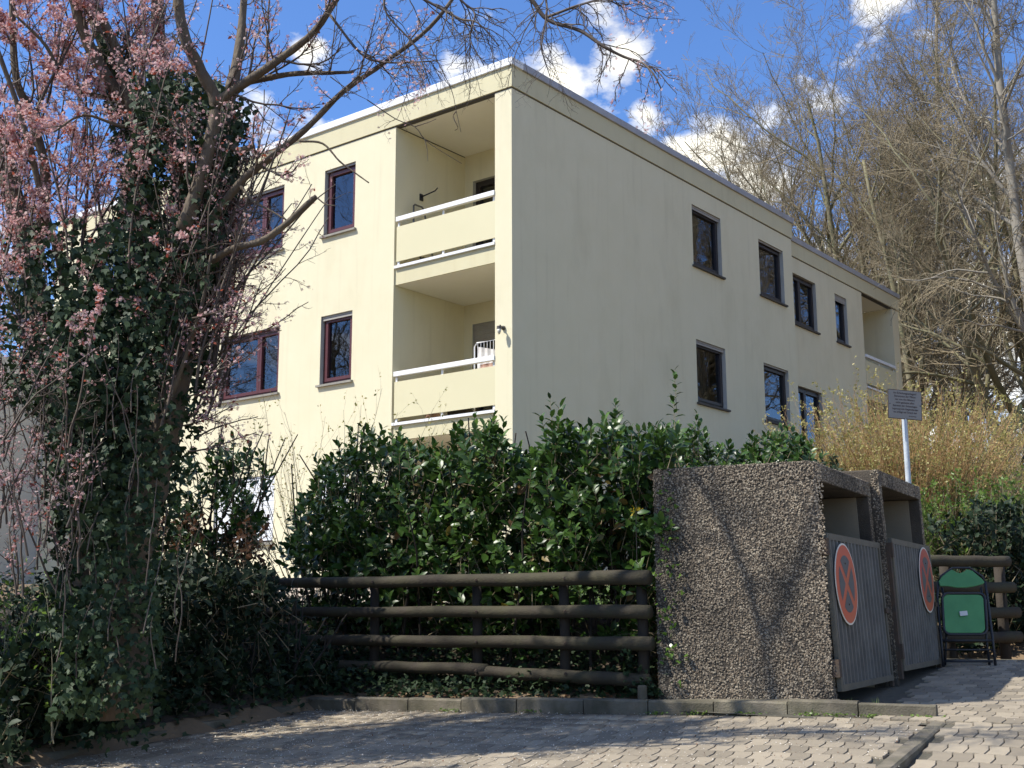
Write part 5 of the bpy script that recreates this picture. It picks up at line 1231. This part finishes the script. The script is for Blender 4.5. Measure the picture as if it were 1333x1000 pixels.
# ------------------------------------------------------------------ low growth
def strip_leaves(name, m, label, cat, n, samp, S, tmpl=IVYL, up=.8, hgt=.12, keep=0, top=True):
    P = np.array([samp() for _ in range(n)]); root = thing(name, label, cat, tuple(P.mean(0) - [0, 0, .1])) if top else None
    ax = RNG.normal(size=(n, 3)) * [1, 1, .3]; nn = RNG.normal(size=(n, 3)) * .5 + np.array([0, 0, up]) - FW * .4
    o = leaves(name + '_leaves' if top else name, m, root, tmpl, P, ax, nn, RNG.uniform(*S, n), keep); return root or o
def bed_point(s0, s1, q0, q1, h):
    def f():
        s_ = rnd.uniform(s0, s1); q = rnd.uniform(q0, q1); p = boxp(s_, q); z = float(gz(p[0], p[1])); return (p[0], p[1], z + rnd.random() ** 1.5 * h * (.5 + .9 * max(0, noise.noise(Vector((p[0] * 2, p[1] * 2, 0))) + .45)))
    return f
strip_leaves('ivy_cover', 'ivy', 'creeping ivy covering the ground below the log fence along the kerb', 'ground cover', 3800, bed_point(-4.6, -1.3, .0, .75, .16), (.03, .06), keep=200)
strip_leaves('ground_cover', 'rhodo', 'dark low undergrowth in the shaded left part of the bed', 'ground cover', 5200, bed_point(-9.5, -4.3, .0, 2.2, .35), (.04, .08))
strip_leaves('ground_cover', 'ivy', 'dark ivy along the left edge of the paving', 'ground cover', 3000, bed_point(-5.6, -4.15, -3.9, .1, .28), (.035, .07))
strip_leaves('ground_cover', 'greenleaf', 'small bright green plants between fence and lawn', 'ground cover', 1600, bed_point(-5.2, -1.6, 1.0, 2.6, .22), (.03, .07), SMALL)
lit = strip_leaves('leaf_litter', 'brownleaf', '', '', 3800, bed_point(-9, -1.3, -.02, 1.6, .012), (.02, .05), SMALL, 1.2, top=False); lit['kind'] = 'stuff'
# ivy climbing the edge of the pebble wall
def wall_ivy():
    z = rnd.uniform(.25, 1.72); w_ = .04 + .09 * (1.75 - z) / 1.5 * rnd.random() + .05 * abs(math.sin(z * 5)); return B(-1.24 + rnd.random() * w_ * 1.8, -.02 - rnd.random() * .04, z)
strip_leaves('wall_ivy', 'laurel_young', 'thin ivy strand climbing the left edge of the pebble wall', 'ivy', 100, wall_ivy, (.025, .045), up=.2)
def foot_ivy(): a = rnd.random(); return B(-1.5 + .26 * a, -.02 - .12 * rnd.random(), .24 + rnd.random() * .35 * (1 - a))
strip_leaves('foot_ivy', 'ivy', 'tuft of ivy round the stone stub at the end of the log fence', 'ivy', 150, foot_ivy, (.03, .05))
# the single yellow flower
yf = thing('yellow_flower', 'single yellow blossom cluster in the hedge beside the pebble wall', 'flower', at(828, 668, 9.05))
fl = at(828, 664, 9.05); n = 26; leaves('petals', 'yellow', yf, SMALL, fl + RNG.normal(size=(n, 3)) * .018, RNG.normal(size=(n, 3)) - FW, RNG.normal(size=(n, 3)), RNG.uniform(.02, .035, n))
fl2 = at(828, 682, 9.05); leaves('leaf_cluster', 'laurel_young', yf, SMALL, fl2 + RNG.normal(size=(40, 3)) * .03, RNG.normal(size=(40, 3)), RNG.normal(size=(40, 3)) - FW, RNG.uniform(.02, .045, 40))
m = MB(); m.tube([fl + [0, 0, 0], fl2, fl2 - [0, 0, .3]], .003, 5); m.build('stem', M['twig'], yf)
# fallen petals, bits and grass tufts on the paving
def pet():
    while True:
        s_ = rnd.uniform(-4.1, .7); t_ = rnd.uniform(.25, 4.2)
        if rnd.random() < .25 + .75 * min(1, max(0, -s_ / 3.5)): break
    p = boxp(s_, -t_); return (p[0], p[1], float(street_z(s_, t_)) + .005)
o = strip_leaves('fallen_petals', 'signrim', '', '', 8000, pet, (.007, .015), SMALL, 3, top=False); o['kind'] = 'stuff'
o = strip_leaves('fallen_bits', 'brownleaf', '', '', 3000, pet, (.008, .02), SMALL, 3, top=False); o['kind'] = 'stuff'
def dr():
    s_ = rnd.uniform(.9, 5); t_ = rnd.uniform(-4, 3); p = boxp(s_, -t_); return (p[0], p[1], float(drive_z(s_, t_)) + .003)
o = strip_leaves('drive_bits', 'signrim', '', '', 500, dr, (.006, .013), SMALL, 3, top=False); o['kind'] = 'stuff'
def weed():
    s_ = rnd.choice([-1.2, -.9, -.55, -.1, .05, .3, .55, .68, -2.2, -2.9]) + rnd.gauss(0, .05); return tuple(boxp(s_, -.245 - rnd.random() * .02, float(street_z(s_, .25)) + rnd.random() * .02))
strip_leaves('kerb_weeds', 'greenleaf', 'tiny weeds sprouting along the foot of the kerb', 'weeds', 420, weed, (.012, .03), SMALL)
gw = []; bl_ = RNG.random((9000, 2))
def grass(name, s0, s1, q0, q1, n, h):
    pts = []
    V = []; Fq = []
    for k in range(n):
        s_ = rnd.uniform(s0, s1); q = rnd.uniform(q0, q1); p = boxp(s_, q); z = float(gz(p[0], p[1])); a = rnd.uniform(0, 6.28); l_ = h * rnd.uniform(.5, 1.2); w_ = .005
        dx, dy = math.cos(a), math.sin(a); b_ = l_ * rnd.uniform(.1, .5)
        V += [(p[0] - dy * w_, p[1] + dx * w_, z), (p[0] + dy * w_, p[1] - dx * w_, z), (p[0] + dx * b_, p[1] + dy * b_, z + l_)]; Fq.append((3 * k, 3 * k + 1, 3 * k + 2))
    o = link(name, mesh_np(name, np.array(V), np.array(Fq), False, [M['greenleaf']])); o['kind'] = 'stuff'
grass('grass', -8, -1.6, 1.4, 6.5, 26000, .07)
gr = [(B(.12, -.1, .2)), (B(.3, -.12, .2))]
V = []; Fq = []
for c_ in gr:
    for k in range(14):
        a = rnd.uniform(0, 6.28); l_ = rnd.uniform(.04, .09); x, y, z = c_[0] + rnd.gauss(0, .01), c_[1] + rnd.gauss(0, .01), c_[2] - .03; i0 = len(V)
        V += [(x - .003, y, z), (x + .003, y, z), (x + .03 * math.cos(a), y + .03 * math.sin(a), z + l_)]; Fq.append((i0, i0 + 1, i0 + 2))
o = link('grass_tufts', mesh_np('grass_tufts', np.array(V), np.array(Fq), False, [M['greenleaf']])); o['kind'] = 'stuff'
# plant behind the lower wide window, red bloom behind the upper side window
hp = thing('house_plant', 'yellowish leafy house plant standing behind the lower wide window', 'plant', (-6.3, .55, 4.85))
m = MB(); m.tube([(-6.3, .45, 4.78), (-6.3, .45, 4.95)], [.09, .12], 12); m.build('pot', M['clothred'], hp)
Pp = np.array([(-6.3 + .10 * math.sin(k * .3) + rnd.gauss(0, .13), .40 + rnd.gauss(0, .06), 4.9 + k / 260 * .95) for k in range(260)]); leaves('foliage', 'houseplant', hp, LAUREL, Pp, RNG.normal(size=(260, 3)), RNG.normal(size=(260, 3)) + [0, -1, 0], RNG.uniform(.07, .13, 260))
fb = thing('window_orchid', 'pink bloom standing behind the nearest upper window of the side front', 'flower', (-.3, 6.5, 7.5))
Pp = np.array([(-.30 + rnd.gauss(0, .03), 6.42 + rnd.gauss(0, .06), 7.58 + rnd.random() * .32) for k in range(60)]); leaves('bloom', 'pink', fb, SMALL, Pp, RNG.normal(size=(60, 3)), RNG.normal(size=(60, 3)), RNG.uniform(.05, .09, 60))
